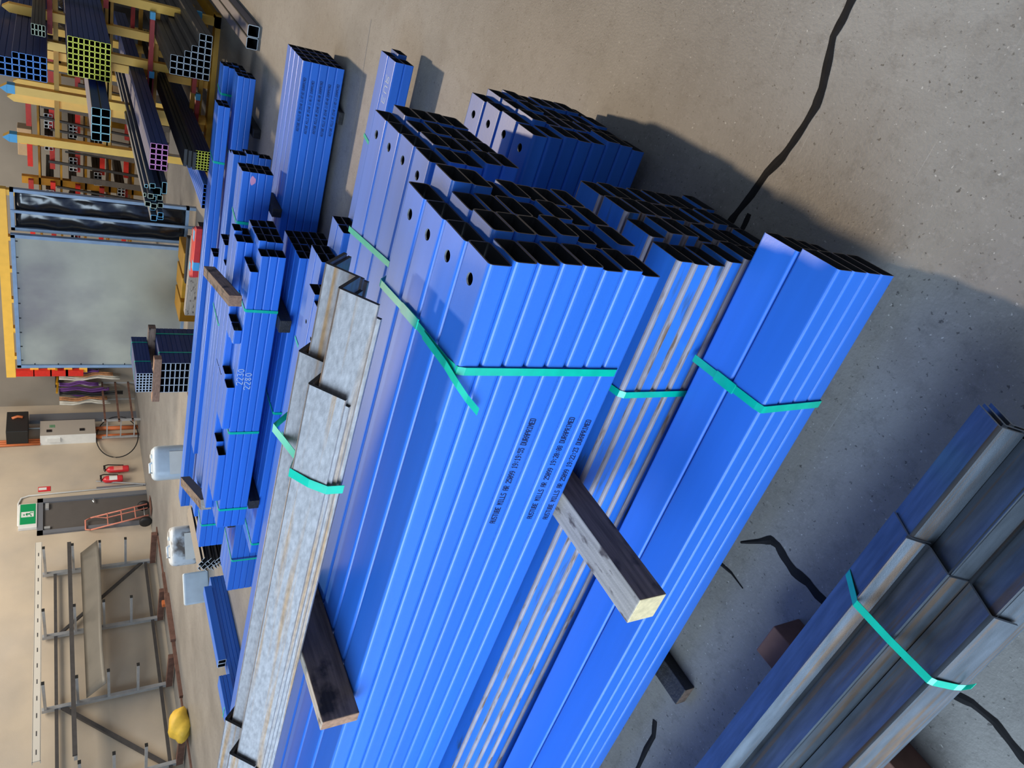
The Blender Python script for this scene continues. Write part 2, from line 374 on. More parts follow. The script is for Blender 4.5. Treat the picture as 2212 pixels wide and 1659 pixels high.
STK = {'2': [[(0, .8), (.2, 1), (.7, .95), (.75, .7), (.1, .05), (.8, .0)]], '3': [[(.1, .95), (.6, 1), (.7, .8), (.35, .55), (.75, .4), (.6, .05), (.1, .1)]],
 '0': [[(.4, 1), (.1, .7), (.15, .2), (.45, 0), (.75, .3), (.7, .8), (.4, 1)]], '8': [[(.4, .5), (.1, .75), (.4, 1), (.7, .8), (.4, .5), (.1, .25), (.4, 0), (.75, .2), (.4, .5)]],
 'E': [[(.7, 1), (.1, .95), (.1, .05), (.75, .0)], [(.1, .5), (.6, .5)]], 'U': [[(.1, 1), (.1, .2), (.4, 0), (.7, .2), (.7, 1)]], 'R': [[(.1, 0), (.1, 1), (.6, .95), (.65, .6), (.1, .5), (.75, 0)]]}
def chalk(tube, text, plane, y0, adv, base, hgt, off, label):
    """hand written chalk; plane 'side' or 'top'"""
    m = MB()
    for i, ch in enumerate(text):
        for st in STK[ch]:
            pts = []
            for (u, v) in st:
                yy = y0-(i+u)*adv
                pts.append((off, yy, base+v*hgt) if plane == 'side' else (base+(1-v)*hgt, yy, off))
            for a, b in zip(pts, pts[1:]):
                m.bar(a, b, .0042, .0008, up=(1, 0, 0) if plane == 'side' else (0, 0, 1))
    o = m.build('chalk_writing', CHALK, tube); o['label'] = label
    return o

# ================================================================ SETTING
m = MB(); m.box(-12, -10, -.2, 16.4, 12.3, 0); fl = struct(m.build('floor', FLOOR))
m = MB(); m.box(-12, 12.3, 0, 16.6, 12.5, 6.2); wb = struct(m.build('wall_back', CONC_W))
m = MB(); m.box(16.4, -10, 0, 16.6, 12.3, 6.2); wr = struct(m.build('wall_right', CONC_G))
def crack(pts, wid):
    m = MB(); v = []; f = []
    P = [Vector((x, y, 0)) for x, y in pts]; Q = []
    for a, b in zip(P, P[1:]):
        for k in range(4): Q.append(a.lerp(b, k/4))
    Q.append(P[-1])
    for i, p in enumerate(Q):
        d = (Q[min(i+1, len(Q)-1)]-Q[max(i-1, 0)]).normalized(); nn = Vector((-d.y, d.x, 0)); t = i/(len(Q)-1)
        ww = wid(t)*(1+.12*math.sin(i*.9+pts[0][0]*9)+.10*math.sin(i*.37))/2+.0012
        v += [p-nn*ww+Vector((0, 0, .0006)), p+nn*ww+Vector((0, 0, .0006)), p+Vector((0, 0, .0022))]
    for i in range(len(Q)-1): f += [(3*i, 3*i+2, 3*i+5, 3*i+3), (3*i+2, 3*i+1, 3*i+4, 3*i+5)]
    m.add(v, f); o = m.build('crack_sealant', SEAL, fl); o['label'] = 'black sealant along a floor crack'
crack([(1.335, -.30), (1.331, -.138), (1.329, -.097), (1.332, -.055), (1.313, -.006), (1.291, .054), (1.283, .097), (1.289, .152), (1.297, .196), (1.306, .236), (1.33, .289), (1.342, .353), (1.361, .416), (1.368, .446), (1.358, .477), (1.35, .53)], lambda t: .021)
crack([(.828, 1.163), (.786, 1.115), (.761, 1.084), (.738, 1.08), (.704, 1.091), (.664, 1.099), (.62, 1.091), (.584, 1.096), (.53, 1.09)], lambda t: .022*min(1, t*3+.15))
crack([(.86, 1.27), (.835, 1.264), (.802, 1.258), (.749, 1.263)], lambda t: .010*(1-t)+.002)
crack([(.744, 1.886), (.719, 1.933), (.714, 2.005), (.701, 2.09), (.69, 2.2)], lambda t: .016)
crack([(.26, 1.02), (.244, 1.016), (.211, .999), (.163, .992), (.127, .999), (.091, 1.005), (.05, 1.0)], lambda t: .016)
crack([(1.32, .40), (1.318, .43), (1.32, .48)], lambda t: .013)
m = MB(); m.add([(4.53, .6, .0008), (4.54, .6, .0008), (4.38, 2.4, .0008), (4.37, 2.4, .0008)], [(0, 1, 2, 3)]); m.build('saw_cut', SAWC, fl)

# ================================================================ NEAR STACKS
def tabf(tab, default, j=.006):
    return lambda c, r: tab.get((c, r), default + random.uniform(-j, j))
# upper front stack
near = {}
for r, y in enumerate((.454, .459, .459, .454, .454, .460, .455, .464)): near[(0, r)] = y
for r, y in enumerate((.451, .445, .445, .446, .439, .451, .460)): near[(1, r)] = y
near.update({(2, 0): .462, (3, 0): .469, (2, 1): .452, (3, 1): .432, (3, 2): .434, (2, 2): .449})
near[(0, 0)] = .468; near[(1, 0)] = .474; near[(2, 0)] = .478; near[(3, 0)] = .480
G1 = 'blue tubes of the upper front stack'
bundle('M', 'upper front stack under the grey angles', 'blue tube', G1, (1.0, .545), 4, 8, .104, .0515, (.101, .0505), .0036, .0095, 4, tabf(near, .449), lambda c, r: 8.45, BM, holes=.055)
# upper rear stack
near = {(0, 0): .489, (1, 0): .490, (2, 0): .494, (3, 0): .496, (0, 1): .481, (0, 2): .483, (0, 3): .469, (0, 4): .468, (3, 1): .472, (3, 2): .473, (3, 3): .473, (3, 4): .475}
bundle('P', 'upper rear stack of bolt-holed tubes', 'blue tube', 'blue tubes of the upper rear stack', (1.6, .570), 4, 5, .108, .0512, (.105, .0505), .0036, .009, 4, tabf(near, .478), lambda c, r: 8.47, BM, holes=.055)
near = {(0, r): y for r, y in enumerate((.412, .408, .399, .402, .400, .387, .390, .397))}; near.update({(1, 0): .41, (2, 0): .415, (3, 0): .42})
bundle('Q', 'lower rear stack ending beside floor shadow', 'blue tube', 'blue tubes of the lower rear stack', (1.75, .052), 4, 8, .108, .0515, (.105, .0507), .0036, .009, 4, tabf(near, .396), lambda c, r: 8.4, BM, holes=.055)
near = {(0, 0): .452, (0, 1): .455, (0, 2): .453, (0, 3): .441, (1, 0): .446, (1, 1): .432, (1, 2): .432, (1, 3): .442, (2, 0): .434, (3, 0): .44}
bundle('R', 'scuffed lower front stack', 'worn blue tube', 'scuffed tubes of the lower front stack', (1.062, .040), 4, 8, .110, .0515, (.107, .0507), .0034, .0105, 4, tabf(near, .436), lambda c, r: 8.43, (BLUEW, INNER, RIM, EDGE_STEEL), holes=.075, rot=.018)
# low strapped bundle nearest the camera
bundle('F', 'low strapped bundle nearest camera', 'blue tube', 'blue tubes of the low strapped bundle', (.822, .075), 2, 4, .1065, .0505, (.104, .050), .003, .0075, 4, lambda c, r: (.333 if c == 0 else .346) + (.0 if c == 0 else .004*r), lambda c, r: 8.3, BM, rot=.0278)
bundle('D', 'stamped five-row bundle standing apart', 'blue tube', 'blue tubes of the stamped bundle', (4.735, .035), 4, 5, .1035, .0533, (.102, .0525), .003, .007, 3, .955, 5.72, BM, rot=.017)
for k, o in TUBES.items(): o['w'] = {'M': .101, 'D': .102}.get(k[0], .1)
STD = 'printed mill stamp in dark ink'
for r, tm, y0 in ((4, '19:19:55', 1.139), (6, '19:20:08', 1.141), (7, '19:22:23', 1.151)):
    o = TUBES[('M', 0, r)]; stamp(o, 'AUSTUBE MILLS AR 25099 %s DURAPRIMED' % tm, y0-o.location.y, .318, .004 if r == 4 else 0, .0165, STD)
for r, tm, y0 in ((0, '11:07:02', 1.386), (1, '11:06:32', 1.395), (2, '11:06:00', 1.386), (3, '11:05:40', 1.395), (4, '11:05:13', 1.384)):
    o = TUBES[('D', 0, r)]; stamp(o, 'AUSTUBE MILLS AR 25140 %s DURAPRIMED' % tm, y0-o.location.y, .335, 0, .017, STD)

# bearers
BG = 'timber bearers'
timber('timber_bearer', 'square pale-topped bearer poking out from under upper front stack', (.672, 1.118, .455), (2.06, 1.118, .455), .078, .080, (TIMB,), BG, top=TIMBP, end=TIMBE)  # top coloured paler than the sides to show it lit
timber('timber_bearer', 'dark bearer on edge under the left end of grey angles', (.945, 1.742, .9585), (1.43, 1.742, .9585), .036, .098, (TIMB,), BG, top=TIMBP, end=TIMBB)  # light on the top face is put into its paler colour
timber('timber_bearer', 'black-stained bearer stub under the low strapped bundle', (.70, 1.685, 0), (2.2, 1.685, 0), .072, .039, (TIMBK,), BG, top=TIMBK, end=TIMB)
timber('timber_bearer', 'brown timber block under the near steel angles', (.585, 1.235, 0), (.1, 1.235, 0), .095, .100, (RUSTB,), BG, end=TIMBB)
for y in (3.6, 5.6, 7.6):
    timber('timber_bearer', 'bearer under the stacks beyond the left edge', (.7, y, 0), (2.2, y, 0), .075, .039, (TIMB,), 'bearers under the far lengths of the stacks')
    timber('timber_bearer', 'bearer between the stacks beyond the left edge', (.95, y, .455), (2.06, y, .455), .078, .080, (TIMB,), 'bearers between the far lengths of the stacks')
    timber('timber_bearer', 'bearer under grey angles beyond the left edge', (1.0, y, .9585), (1.43, y, .9585), .036, .098, (TIMB,), 'bearers under the far lengths of the angles')

# green straps
e = .0012
zt = .959
strap('green strap with loose tail over both upper stacks', [(2.04, .87, .8275), (1.62, .80, .832), (1.43, .735, .958), (1.415, .732, zt+.003), (1.25, .712, zt+.003), (1.04, .698, zt+.002), (1.002, .694, zt-.004), (.9975, .694, zt-.02), (.9965, .70, .56), (1.01, .70, .5445)], .018,
      tail=[(1.15, .706, zt+.006), (1.03, .700, zt+.007), (.985, .715, .955), (.983, .748, .925), (.987, .786, .886)], seal=[(1.28, .716, zt+.0045), (1.19, .706, zt+.0045)])
strap('green strap around the scuffed lower front stack', [(1.44, .82, .4545), (1.10, .812, .4545), (1.062, .806, .453), (1.0515, .805, .440), (1.0505, .806, .045)], .018)
strap('green strap around the low strapped bundle', [(1.045, .690, .2795), (.93, .683, .2795), (.83, .676, .2795), (.811, .674, .277), (.8095, .673, .268), (.8095, .665, .078), (.83, .665, .072)], .019, seal=[(.965, .686, .2805), (.90, .682, .2805)])

# ================================================================ STEEL ANGLES
def strip_mesh(pts, t, L):
    """folded plate: pts is the upper line (x,z) of the profile, t thickness (downwards), rounded folds"""
    P = [Vector((x, 0, z)) for x, z in pts]; top = [P[0]]
    for i in range(1, len(P)-1):
        a = (P[i-1]-P[i]).normalized(); b = (P[i+1]-P[i]).normalized()
        for k in (1, .45, .15): pass
        rr = .006
        top += [P[i]+a*rr, P[i]+(a+b)*rr*.28, P[i]+b*rr]
    top.append(P[-1])
    low = []
    for i, p in enumerate(top):
        d = (top[min(i+1, len(top)-1)]-top[max(i-1, 0)]).normalized(); nn = Vector((d.z, 0, -d.x))
        if nn.z > 0: nn = -nn
        low.append(p+nn*t)
    N = len(top); b = MB()
    A = [(p.x, 0, p.z) for p in top]+[(p.x, 0, p.z) for p in low]; Bq = [(x, L, z) for x, y, z in A]
    V = A+Bq; n2 = 2*N
    for i in range(N-1):
        sm = (i % 3) != 0
        b.add(V, [(i, i+1, n2+i+1, n2+i)], 0, sm); b.add(V, [(N+i, N+i+1, n2+N+i+1, n2+N+i)], 0, sm)
        b.add(V, [(i, i+1, N+i+1, N+i), (n2+i, n2+i+1, n2+N+i+1, n2+N+i)], 1)
    b.add(V, [(0, N, n2+N, n2), (N-1, 2*N-1, n2+2*N-1, n2+N-1)], 0)
    return b
def angle(label, pts, t, y0, y1, mats, group, name='steel_angle'):
    b = strip_mesh(pts, t, y1-y0)
    bm = bmesh.new(); me = b.mesh(name, mats); bm.from_mesh(me); bmesh.ops.remove_doubles(bm, verts=bm.verts, dist=1e-6)
    bmesh.ops.recalc_face_normals(bm, faces=bm.faces); bm.to_mesh(me); bm.free()
    return tag(link(name, me, None, (0, y0, 0)), label, 'steel angle', group)
# grey angles lying on the upper front stack
GA = 'grey angles on the upper front stack'
lv = .0113; s_ = .0636
LAY = ['lowest', 'second', 'third', 'fourth', 'fifth', 'topmost']
for c, (x, z, yy) in enumerate(((1.209, 1.130, (.672, .640, .886, .868, 2.26, 2.235)), (1.330, 1.1215, (.655, .648, .880, .866, 2.28, 2.25)))):
    for k in range(6):
        zz = z+k*lv
        angle('grey rust-streaked angle, %s of the %s nest on the blue stack' % (LAY[k], ('front', 'rear')[c]), [(x-s_, zz-s_), (x, zz), (x+s_*.93, zz-s_*.93)], .008, yy[k], 6.6 if k < 4 else 7.6, [GALV, GALVE], GA)
strap('green strap around the grey angles', [(1.425, 1.115, 1.118), (1.372, 1.113, 1.168), (1.33, 1.112, 1.1575), (1.262, 1.112, 1.140), (1.209, 1.112, 1.1665), (1.17, 1.115, 1.132), (1.140, 1.113, 1.0985), (1.135, 1.11, 1.062)], .024)
# near angles
NA = 'angles of the near strapped bundle'
NM = [NSTEEL, mat('pale plate edge', (0.34, 0.38, 0.44, 1), .4, metal=.4)]
def off(pts, dz): return [(x, z+dz) for x, z in pts]
A1 = [(.503, .168), (.4385, .210), (.412, .168)]; V1 = [(.4385, .212), (.412, .174), (.3455, .212)]
A2 = [(.412, .168), (.3455, .210), (.323, .168)]; V2 = [(.3455, .206), (.323, .166), (.252, .206)]; A3 = [(.321, .168), (.252, .212), (.222, .168)]
NY = 6.6
angle('upper dark angle along far edge of the near strapped bundle', off(A1, 0), .005, .704, NY, NM, NA)
angle('upright trough angle, second from the far edge of near bundle', off(V1, .004), .005, .706, NY, NM, NA)
angle('ridge angle in the middle of the near strapped bundle', off(A2, 0), .005, .712, NY, NM, NA)
angle('upper ridge angle along near edge of the near strapped bundle', off(A3, .003), .005, .712, NY, NM, NA)
angle('longer dark angle below, along far edge of near bundle', off(A1, -.0075), .005, .432, NY, NM, NA)
angle('longer trough angle below, near edge side of near bundle', off(V2, -.006), .005, .425, NY, NM, NA)
angle('longer middle ridge angle below in the near bundle', off(A2, -.0085), .005, .44, NY, NM, NA)
for k in range(2, 8):
    dz = -.0085*k
    angle('angle nested %s from top along far edge of near bundle' % ORD[k], off(A1, dz), .005, .43+.012*((k*5) % 3), NY, NM, NA)
    angle('angle nested %s from top along near edge of near bundle' % ORD[k], off(A3, dz+.003), .005, .425+.012*((k*7) % 4), NY, NM, NA)
for k in range(2, 7):
    angle('angle nested %s from top in middle of near bundle' % ORD[k], off(A2, -.0085*k), .005, .435, NY, NM, NA)
strap('green strap with lifted end across the near angles', [(.505, .878, .160), (.50, .881, .172), (.443, .890, .2135), (.436, .892, .2185), (.3455, .894, .2205), (.252, .894, .2185), (.244, .893, .2125), (.222, .890, .176), (.214, .882, .17), (.205, .862, .175)], .017)

# ================================================================ FAR BUNDLES
def far_b(key, desc, group, *a, **k): bundle(key, desc, 'blue tube', group, *a, **k)
far_b('E', 'low bundle behind the upper rear stack', 'blue tubes of the chalk-marked bundle', (3.57, .08), 2, 2, .1135, .0505, (.110, .0495), .003, .007, 3, lambda c, r: .632 - (.02 if (c == 1 and r == 1) else 0), lambda c, r: 8.6, BM)
far_b('E2', 'second tier above the chalk-marked bundle', 'blue tubes of the second tier', (3.54, .182), 2, 2, .1125, .0505, (.110, .0495), .003, .007, 3, 1.54, 8.6, BM, jit=.003)
far_b('H', 'third tier above the chalk-marked bundle', 'blue tubes of the third tier', (3.50, .284), 2, 2, .1125, .0505, (.110, .0495), .003, .007, 3, 1.705, 8.6, BM, jit=.003)
far_b('J', 'stack with bolt holes behind the grey angles', 'bolt-holed tubes behind the grey angles', (3.185, .3065), 2, 3, .1215, .0503, (.119, .0495), .003, .007, 3, lambda c, r: 1.80 if c == 1 else 1.835, lambda c, r: 8.6, BM, holes=.20)
far_b('K', 'bundle under the chalk-numbered stack', 'blue tubes under the chalk-numbered stack', (4.1, .058), 4, 5, .1035, .0525, (.102, .0515), .003, .007, 3, 1.98, 4.62, BM, jit=.003)
# chalk numbered stack: rows below the top one, then short offcuts on top
cn = {(3, 1): 1.985, (2, 1): 2.06, (3, 2): 1.95, (3, 3): 1.95, (3, 4): 1.95}
far_b('C', 'chalk-numbered stack below the short offcuts', 'blue tubes of the chalk-numbered stack', (4.1, .398), 4, 4, .1045, .0513, (.102, .0503), .003, .007, 3, lambda c, r: {0: 2.10 if c < 2 else 2.0}.get(r, 1.935 + (.05 if c == 0 else 0)) + random.uniform(-.004, .004), lambda c, r: 4.285, BM)
seg_top = [(2, 2.0, 3.0, 'right-hand'), (3, 1.975, 3.0, 'right-hand'), (0, 2.52, 2.62, 'short'), (1, 2.52, 2.64, 'short'), (0, 2.97, 3.32, 'middle'), (1, 2.93, 3.32, 'middle'), (2, 3.01, 4.27, 'left-hand'), (3, 3.01, 4.27, 'left-hand'), (0, 3.56, 4.0, 'left-hand'), (1, 3.52, 4.0, 'left-hand')]
for c, a, b, wd_ in seg_top:
    o = link('steel_tube', tube_mesh(.102, .0503, round(b-a, 3), .003, .007, 3, BM), None, (4.1+(c+.5)*.1045, a, .398+4.5*.0513))
    tag(o, '%s blue offcut on top of chalk-numbered stack, %s column' % (wd_, ('nearest', 'second', 'third', 'rearmost')[c]), 'steel tube', 'blue offcuts on the chalk-numbered stack')
far_b('C2', 'four-row bundle behind the chalk-numbered stack', 'blue tubes behind the chalk-numbered stack', (4.785, .365), 2, 4, .085, .0508, (.083, .050), .003, .006, 3, 1.722, 5.22, BM, jit=.003)
far_b('V', 'three-wide stack behind the four-row bundle', 'blue tubes of the three-wide stack', (5.12, .378), 3, 3, .098, .0530, (.096, .0515), .003, .006, 2, lambda c, r: 2.46 + (.0 if c else .0) + (.12 if r == 0 and c == 0 else 0), lambda c, r: 4.9, BM)
far_b('V2', 'small pair-wide bundle further back', 'blue tubes of the small pair-wide bundle', (5.46, .3935), 2, 3, .078, .0555, (.076, .054), .003, .006, 2, 2.68, 4.7, BM)
far_b('C3', 'single six-row stack in the far row', 'blue tubes of the six-row stack', (6.14, .05), 2, 6, .10, .0515, (.098, .0505), .003, .006, 2, lambda c, r: 2.075 + .03*c - (.02 if r in (2, 3) else 0), lambda c, r: 6.2, BM)
far_b('B1', 'three-row bundle nearest the yellow rack', 'blue tubes of the three-row rack-side bundle', (6.895, .085), 2, 3, .10, .0508, (.098, .050), .003, .006, 2, 1.63, 6.9, BM, jit=.008)
far_b('B2', 'rear low bundle nearest the yellow rack', 'blue tubes of the rear rack-side bundle', (7.42, .065), 2, 4, .10, .0508, (.098, .050), .003, .006, 2, 1.70, 4.9, BM, jit=.008)
far_b('B3', 'two-row bundle lying on the rack-side bundle', 'blue tubes on the rack-side bundle', (6.87, .276), 2, 2, .10, .0508, (.098, .050), .003, .006, 2, 1.91, 6.74, BM, jit=.004)
timber('timber_bearer', 'brown bearer lying on the chalk-numbered stack', (3.985, 2.24, .6565), (4.86, 2.50, .6565), .068, .075, (TIMB,), BG, end=TIMBB)
timber('timber_bearer', 'dark bearer at the left end of the chalk-numbered stack', (4.50, 4.42, .5705), (5.45, 5.02, .5705), .085, .080, (TIMBK,), BG, top=TIMB, end=TIMBP)
timber('timber_bearer', 'black bearer end below the chalk-numbered stack', (4.03, 2.44, .3225), (4.95, 2.44, .3225), .09, .074, (TIMBK,), BG)
timber('timber_bearer', 'bearer under left end of the chalk-numbered stack', (4.07, 4.05, .3225), (4.55, 4.05, .3225), .08, .074, (TIMBK,), BG)
for (x0, x1, y, z1, lab) in ((3.56, 3.81, .95, .079, 'low bearer under the chalk-marked bundle'), (3.2, 3.81, 5.0, .053, 'far bearer under the chalk-marked bundle'), (3.18, 3.45, 2.2, .305, 'tall bearer under the stack behind grey angles'), (3.18, 3.45, 6.5, .305, 'far bearer under the stack behind grey angles'), (4.09, 4.55, 2.3, .056, 'right bearer under the lowest far bundle'), (4.09, 4.55, 4.3, .056, 'left bearer under the lowest far bundle'),
        (4.70, 5.18, 1.25, .034, 'thin bearer under right end of stamped bundle'), (4.62, 5.12, 5.2, .034, 'thin bearer under left end of stamped bundle'), (5.1, 5.44, 3.0, .377, 'right bearer under the three-wide stack'), (5.1, 5.44, 4.3, .377, 'left bearer under the three-wide stack'), (5.45, 5.65, 3.0, .392, 'right bearer under the small pair-wide bundle'), (5.45, 5.65, 4.3, .392, 'left bearer under the small pair-wide bundle'), (6.1, 6.4, 2.5, .049, 'right bearer under the six-row stack'), (6.1, 6.4, 5.8, .049, 'left bearer under the six-row stack'),
        (6.85, 7.65, 2.1, .064, 'right bearer under the rack-side bundles'), (6.85, 7.12, 6.4, .083, 'left bearer under the rack-side bundles')):
    timber('timber_bearer', lab, (x0, y, 0), (x1, y, 0), .08, z1, (TIMBK,), 'bearers under the far bundles')
timber('timber_bearer', 'bearer between stamped bundle and four-row bundle', (4.70, 1.95, .3025), (5.0, 1.95, .3025), .06, .0615, (TIMBK,), BG)
timber('timber_bearer', 'left bearer between stamped bundle and four-row bundle', (4.70, 4.9, .3025), (5.0, 4.9, .3025), .06, .0615, (TIMBK,), BG)
for (x0, x1, y, lab) in ((1.05, 2.2, .95, 'hidden front bearer under the tall stacks'), ): timber('timber_bearer', lab, (x0, y, 0), (x1, y, 0), .075, .039, (TIMB,), BG)
# straps on the far bundles
def fstrap(label, X, w, y, zt_, zb, dy=.03): strap(label, [(X+w, y-dy+.0, zt_+.002), (X+.01, y, zt_+.0025), (X-.003, y, zt_-.008), (X-.003, y+.005, zb)], .02)
fstrap('green strap around right part of the stamped bundle', 4.689, .41, 2.35, .3025, .04)
fstrap('green strap around left part of the stamped bundle', 4.64, .41, 5.3, .3025, .04)
fstrap('green strap right of the chalk numbers', 4.1, .415, 2.37, .604, .40)
fstrap('green strap left of the chalk numbers', 4.1, .415, 3.36, .604, .40)
fstrap('green strap at the left end of chalk-numbered stack', 4.1, .415, 4.10, .604, .40)
fstrap('green strap on bundle under the chalk numbers', 4.1, .415, 3.20, .3212, .06)
fstrap('green strap at left end under the chalk numbers', 4.1, .415, 4.52, .3212, .06)
fstrap('green strap on the second tier behind upper rear stack', 3.54, .225, 1.85, .283, .19)
fstrap('green strap on the third tier behind the grey angles', 3.50, .225, 2.35, .3855, .29)
fstrap('green strap on the stack behind the grey angles', 3.185, .243, 2.85, .4582, .06)
fstrap('green strap on the low chalk-marked bundle', 3.57, .227, 1.10, .181, .085)
fstrap('green strap on the four-row bundle', 4.785, .17, 2.08, .5685, .37)
fstrap('green strap at left of the four-row bundle', 4.785, .17, 4.95, .5685, .37)
fstrap('green strap at left of the three-wide stack', 5.12, .294, 3.1, .5375, .07)
fstrap('green strap on the three-row rack-side bundle', 6.895, .2, 2.35, .2377, .09)
fstrap('green strap on the two-row rack-side bundle', 6.87, .2, 2.42, .3778, .28)
fstrap('pale strap on the rear rack-side bundle', 7.42, .2, 1.95, .2685, .07)
chalk(TUBES[('C', 0, 0)], '2230', 'side', 2.95-2.1, .034, -.02, .04, -.0518, 'chalk number 2230')
chalk(TUBES[('C', 0, 1)], '2280', 'side', 2.98-1.98, .036, -.02, .04, -.0518, 'chalk number 2280')
chalk(TUBES[('E', 0, 0)], 'EUR', 'top', .85-.632, .05, -.02, .045, .0252, 'chalk letters EUR')
m = MB(); v = [(-.0423, .055+.03*math.cos(a)*(1+.2*math.sin(3*a)), .002+.018*math.sin(a)) for a in [k*PI/8 for k in range(16)]]; m.add(v, [tuple(range(16))]); o = m.build('paint_dab', PINKP, TUBES[('C2', 0, 1)]); o['label'] = 'pink paint dab'

# ================================================================ DARK BLUE BUNDLES BEYOND, LEFT
NV = (BLUE, INNER, R_WHI, BLUE)
bundle('Z1', 'long low bundle at the far left', 'blue tube', 'blue tubes of the low far left bundle', (7.02, .0), 2, 4, .075, .039, (.074, .0385), .003, .006, 2, 2.4, 5.95, (BLUE, INNER, RIM, BLUE), axis='X')
bundle('Z2', 'pair with white-painted ends, far left', 'blue tube', 'white-ended blue tubes at the far left', (6.99, .158), 2, 1, .062, .085, (.061, .083), .006, .006, 2, 4.80, 5.80, NV, axis='X')
bundle('Z3', 'top bundle at the far left', 'blue tube', 'blue tubes on top at the far left', (6.96, .158), 3, 3, .055, .037, (.054, .036), .003, .006, 2, 2.4, 4.60, NV, axis='X')
strap('green strap on the low far left bundle', [(5.72, 7.2, .160), (5.72, 7.06, .160), (5.72, 7.046, .157), (5.72, 7.046, .003)], .02, side=(1, 0, 0))
strap('green strap on the white-ended far left pair', [(5.05, 7.11, .216), (5.05, 7.0, .216), (5.05, 6.996, .21), (5.05, 6.996, .16)], .02, side=(1, 0, 0))
strap('green strap on the far left top bundle', [(4.25, 7.14, .270), (4.25, 6.985, .270), (4.25, 6.976, .266), (4.25, 6.976, .16)], .02, side=(1, 0, 0))
# small pale angles piled end on
for i in range(16):
    r, c = divmod(i, 2)
    x0 = 6.0+random.uniform(-.03, .03); z = .02+r*.034; y = 6.76+c*.07+(r % 2)*.02
    b = MB(); t = .006; q = [(0, 0), (.05, .034), (.1, 0), (.1, -.008), (.05, .026), (0, -.008)]
    A = [(x0, y+u, z+v) for u, v in q]; B_ = [(x0+.9, y+u, z+v) for u, v in q]
    b.add(A+B_, [(0, 1, 4, 5), (1, 2, 3, 4), (6, 7, 10, 11), (7, 8, 9, 10)], 1); b.add(A+B_, [(k, (k+1) % 6, 6+(k+1) % 6, 6+k) for k in range(6)], 0)
    o = b.build('steel_angle', [GALVE, R_WHI]); tag(o, 'small white-ended angle in the pile behind the blue stacks, %s layer, %s side' % (ORD[7-r] if r < 7 else 'top', ('near', 'far')[c]), 'steel angle', 'small white-ended angles')

# ================================================================ RACK ON THE RIGHT
NR = (NAVY, INNER, R_YEL, NAVY)
RK = dict(axis='X', name='square_tube', cat='square tube')
bundle('YB', 'yellow-ended bundle in the rack', 'dark blue square tube', 'yellow-ended tubes in the rack', (1.845, 1.145), 7, 8, .0495, .0430, (.0485, .042), .0045, .005, 2, 8.0, 12.6, NR, **RK)
bundle('BB', 'blue-ended bundle high in the rack', 'dark blue square tube', 'blue-ended tubes in the rack', (2.075, 1.648), 4, 8, .0555, .0525, (.0545, .0515), .0045, .005, 2, 8.0, 12.6, (NAVY, INNER, R_BLU, NAVY), skip={(0, 0), (0, 1), (0, 2)}, **RK)
sk = {(c, r) for r, n_ in enumerate((4, 4, 3, 2, 0, 0)) for c in range(n_)}
bundle('GB', 'stepped grey bundle low in the rack', 'grey square tube', 'grey stepped tubes in the rack', (1.575, .285), 7, 6, .0612, .0600, (.060, .0588), .004, .006, 2, 8.0, 12.6, (BROWNG, INNER, R_GRY, BROWNG), skip=sk, **RK)
bundle('PB', 'pink-ended bundle in the rack', 'dark blue square tube', 'pink-ended tubes in the rack', (2.405, .725), 5, 3, .0495, .0490, (.0485, .048), .0045, .005, 2, 7.1, 12.4, (NAVY, INNER, R_PNK, NAVY), **RK)
bundle('TB', 'teal-ended pile in the rack', 'dark blue square tube', 'teal-ended tubes in the rack', (2.25, 1.175), 4, 2, .0735, .0735, (.0725, .0725), .004, .006, 2, 7.35, 12.4, (NAVY, INNER, R_TEA, BROWNG), **RK)
bundle('SY', 'small yellow-ended bundle by the blue stacks', 'dark blue square tube', 'small yellow-ended tubes in the rack', (2.72, .205), 7, 5, .0295, .0305, (.029, .030), .0035, .003, 1, 8.0, 12.4, NR, **RK)
bundle('WC', 'pale green ended cluster high in the rack', 'brown flat tube', 'pale green ended tubes in the rack', (1.85, 1.655), 2, 4, .050, .0275, (.048, .026), .003, .003, 1, 8.2, 12.6, (BROWNG, INNER, R_PGR, BROWNG), **RK)
bundle('LB', 'low blue-ended bundle by the red bars', 'dark blue square tube', 'low blue tubes by the red bars', (3.0, .215), 6, 2, .045, .035, (.044, .034), .003, .004, 1, 7.8, 12.0, (BLUE, INNER, BLUE, BLUE), **RK)
mixd = [(2.76, .90, .035, .03, R_TEA), (2.76, .845, .05, .05, R_TEA), (2.81, .815, .075, .10, R_TEA), (2.765, .735, .12, .045, R_TEA), (2.845, .86, .05, .05, R_PGR), (2.86, .905, .04, .025, R_PGR), (2.895, .83, .055, .055, R_TEA), (2.90, .77, .055, .05, R_PGR), (2.925, .88, .05, .05, R_PGR), (2.955, .825, .05, .055, R_PGR), (2.96, .765, .05, .05, R_PGR), (3.01, .825, .05, .05, R_CYA), (3.02, .77, .05, .05, R_CYA), (3.07, .82, .06, .055, R_CYA), (3.08, .76, .05, .055, R_CYA)]
WH = {R_TEA.name: 'teal', R_PGR.name: 'pale green', R_CYA.name: 'cyan'}
for i, (y, z, w, h, rm) in enumerate(mixd):
    o = link('square_tube', tube_mesh(w*.95, h*.95, round(4.6-.04*(i % 4), 2), .004, .004, 1, (MIXN, INNER, rm, MIXN)), None, (7.0+.04*(i % 4), y+w/2, z), -PI/2)
    tag(o, '%s-ended stock tube in the mixed low pile, %s from its right side' % (WH[rm.name], (ORD+['fourteenth', 'fifteenth'])[i].replace('top', 'first')), 'square tube', 'mixed stock tubes in the low pile')
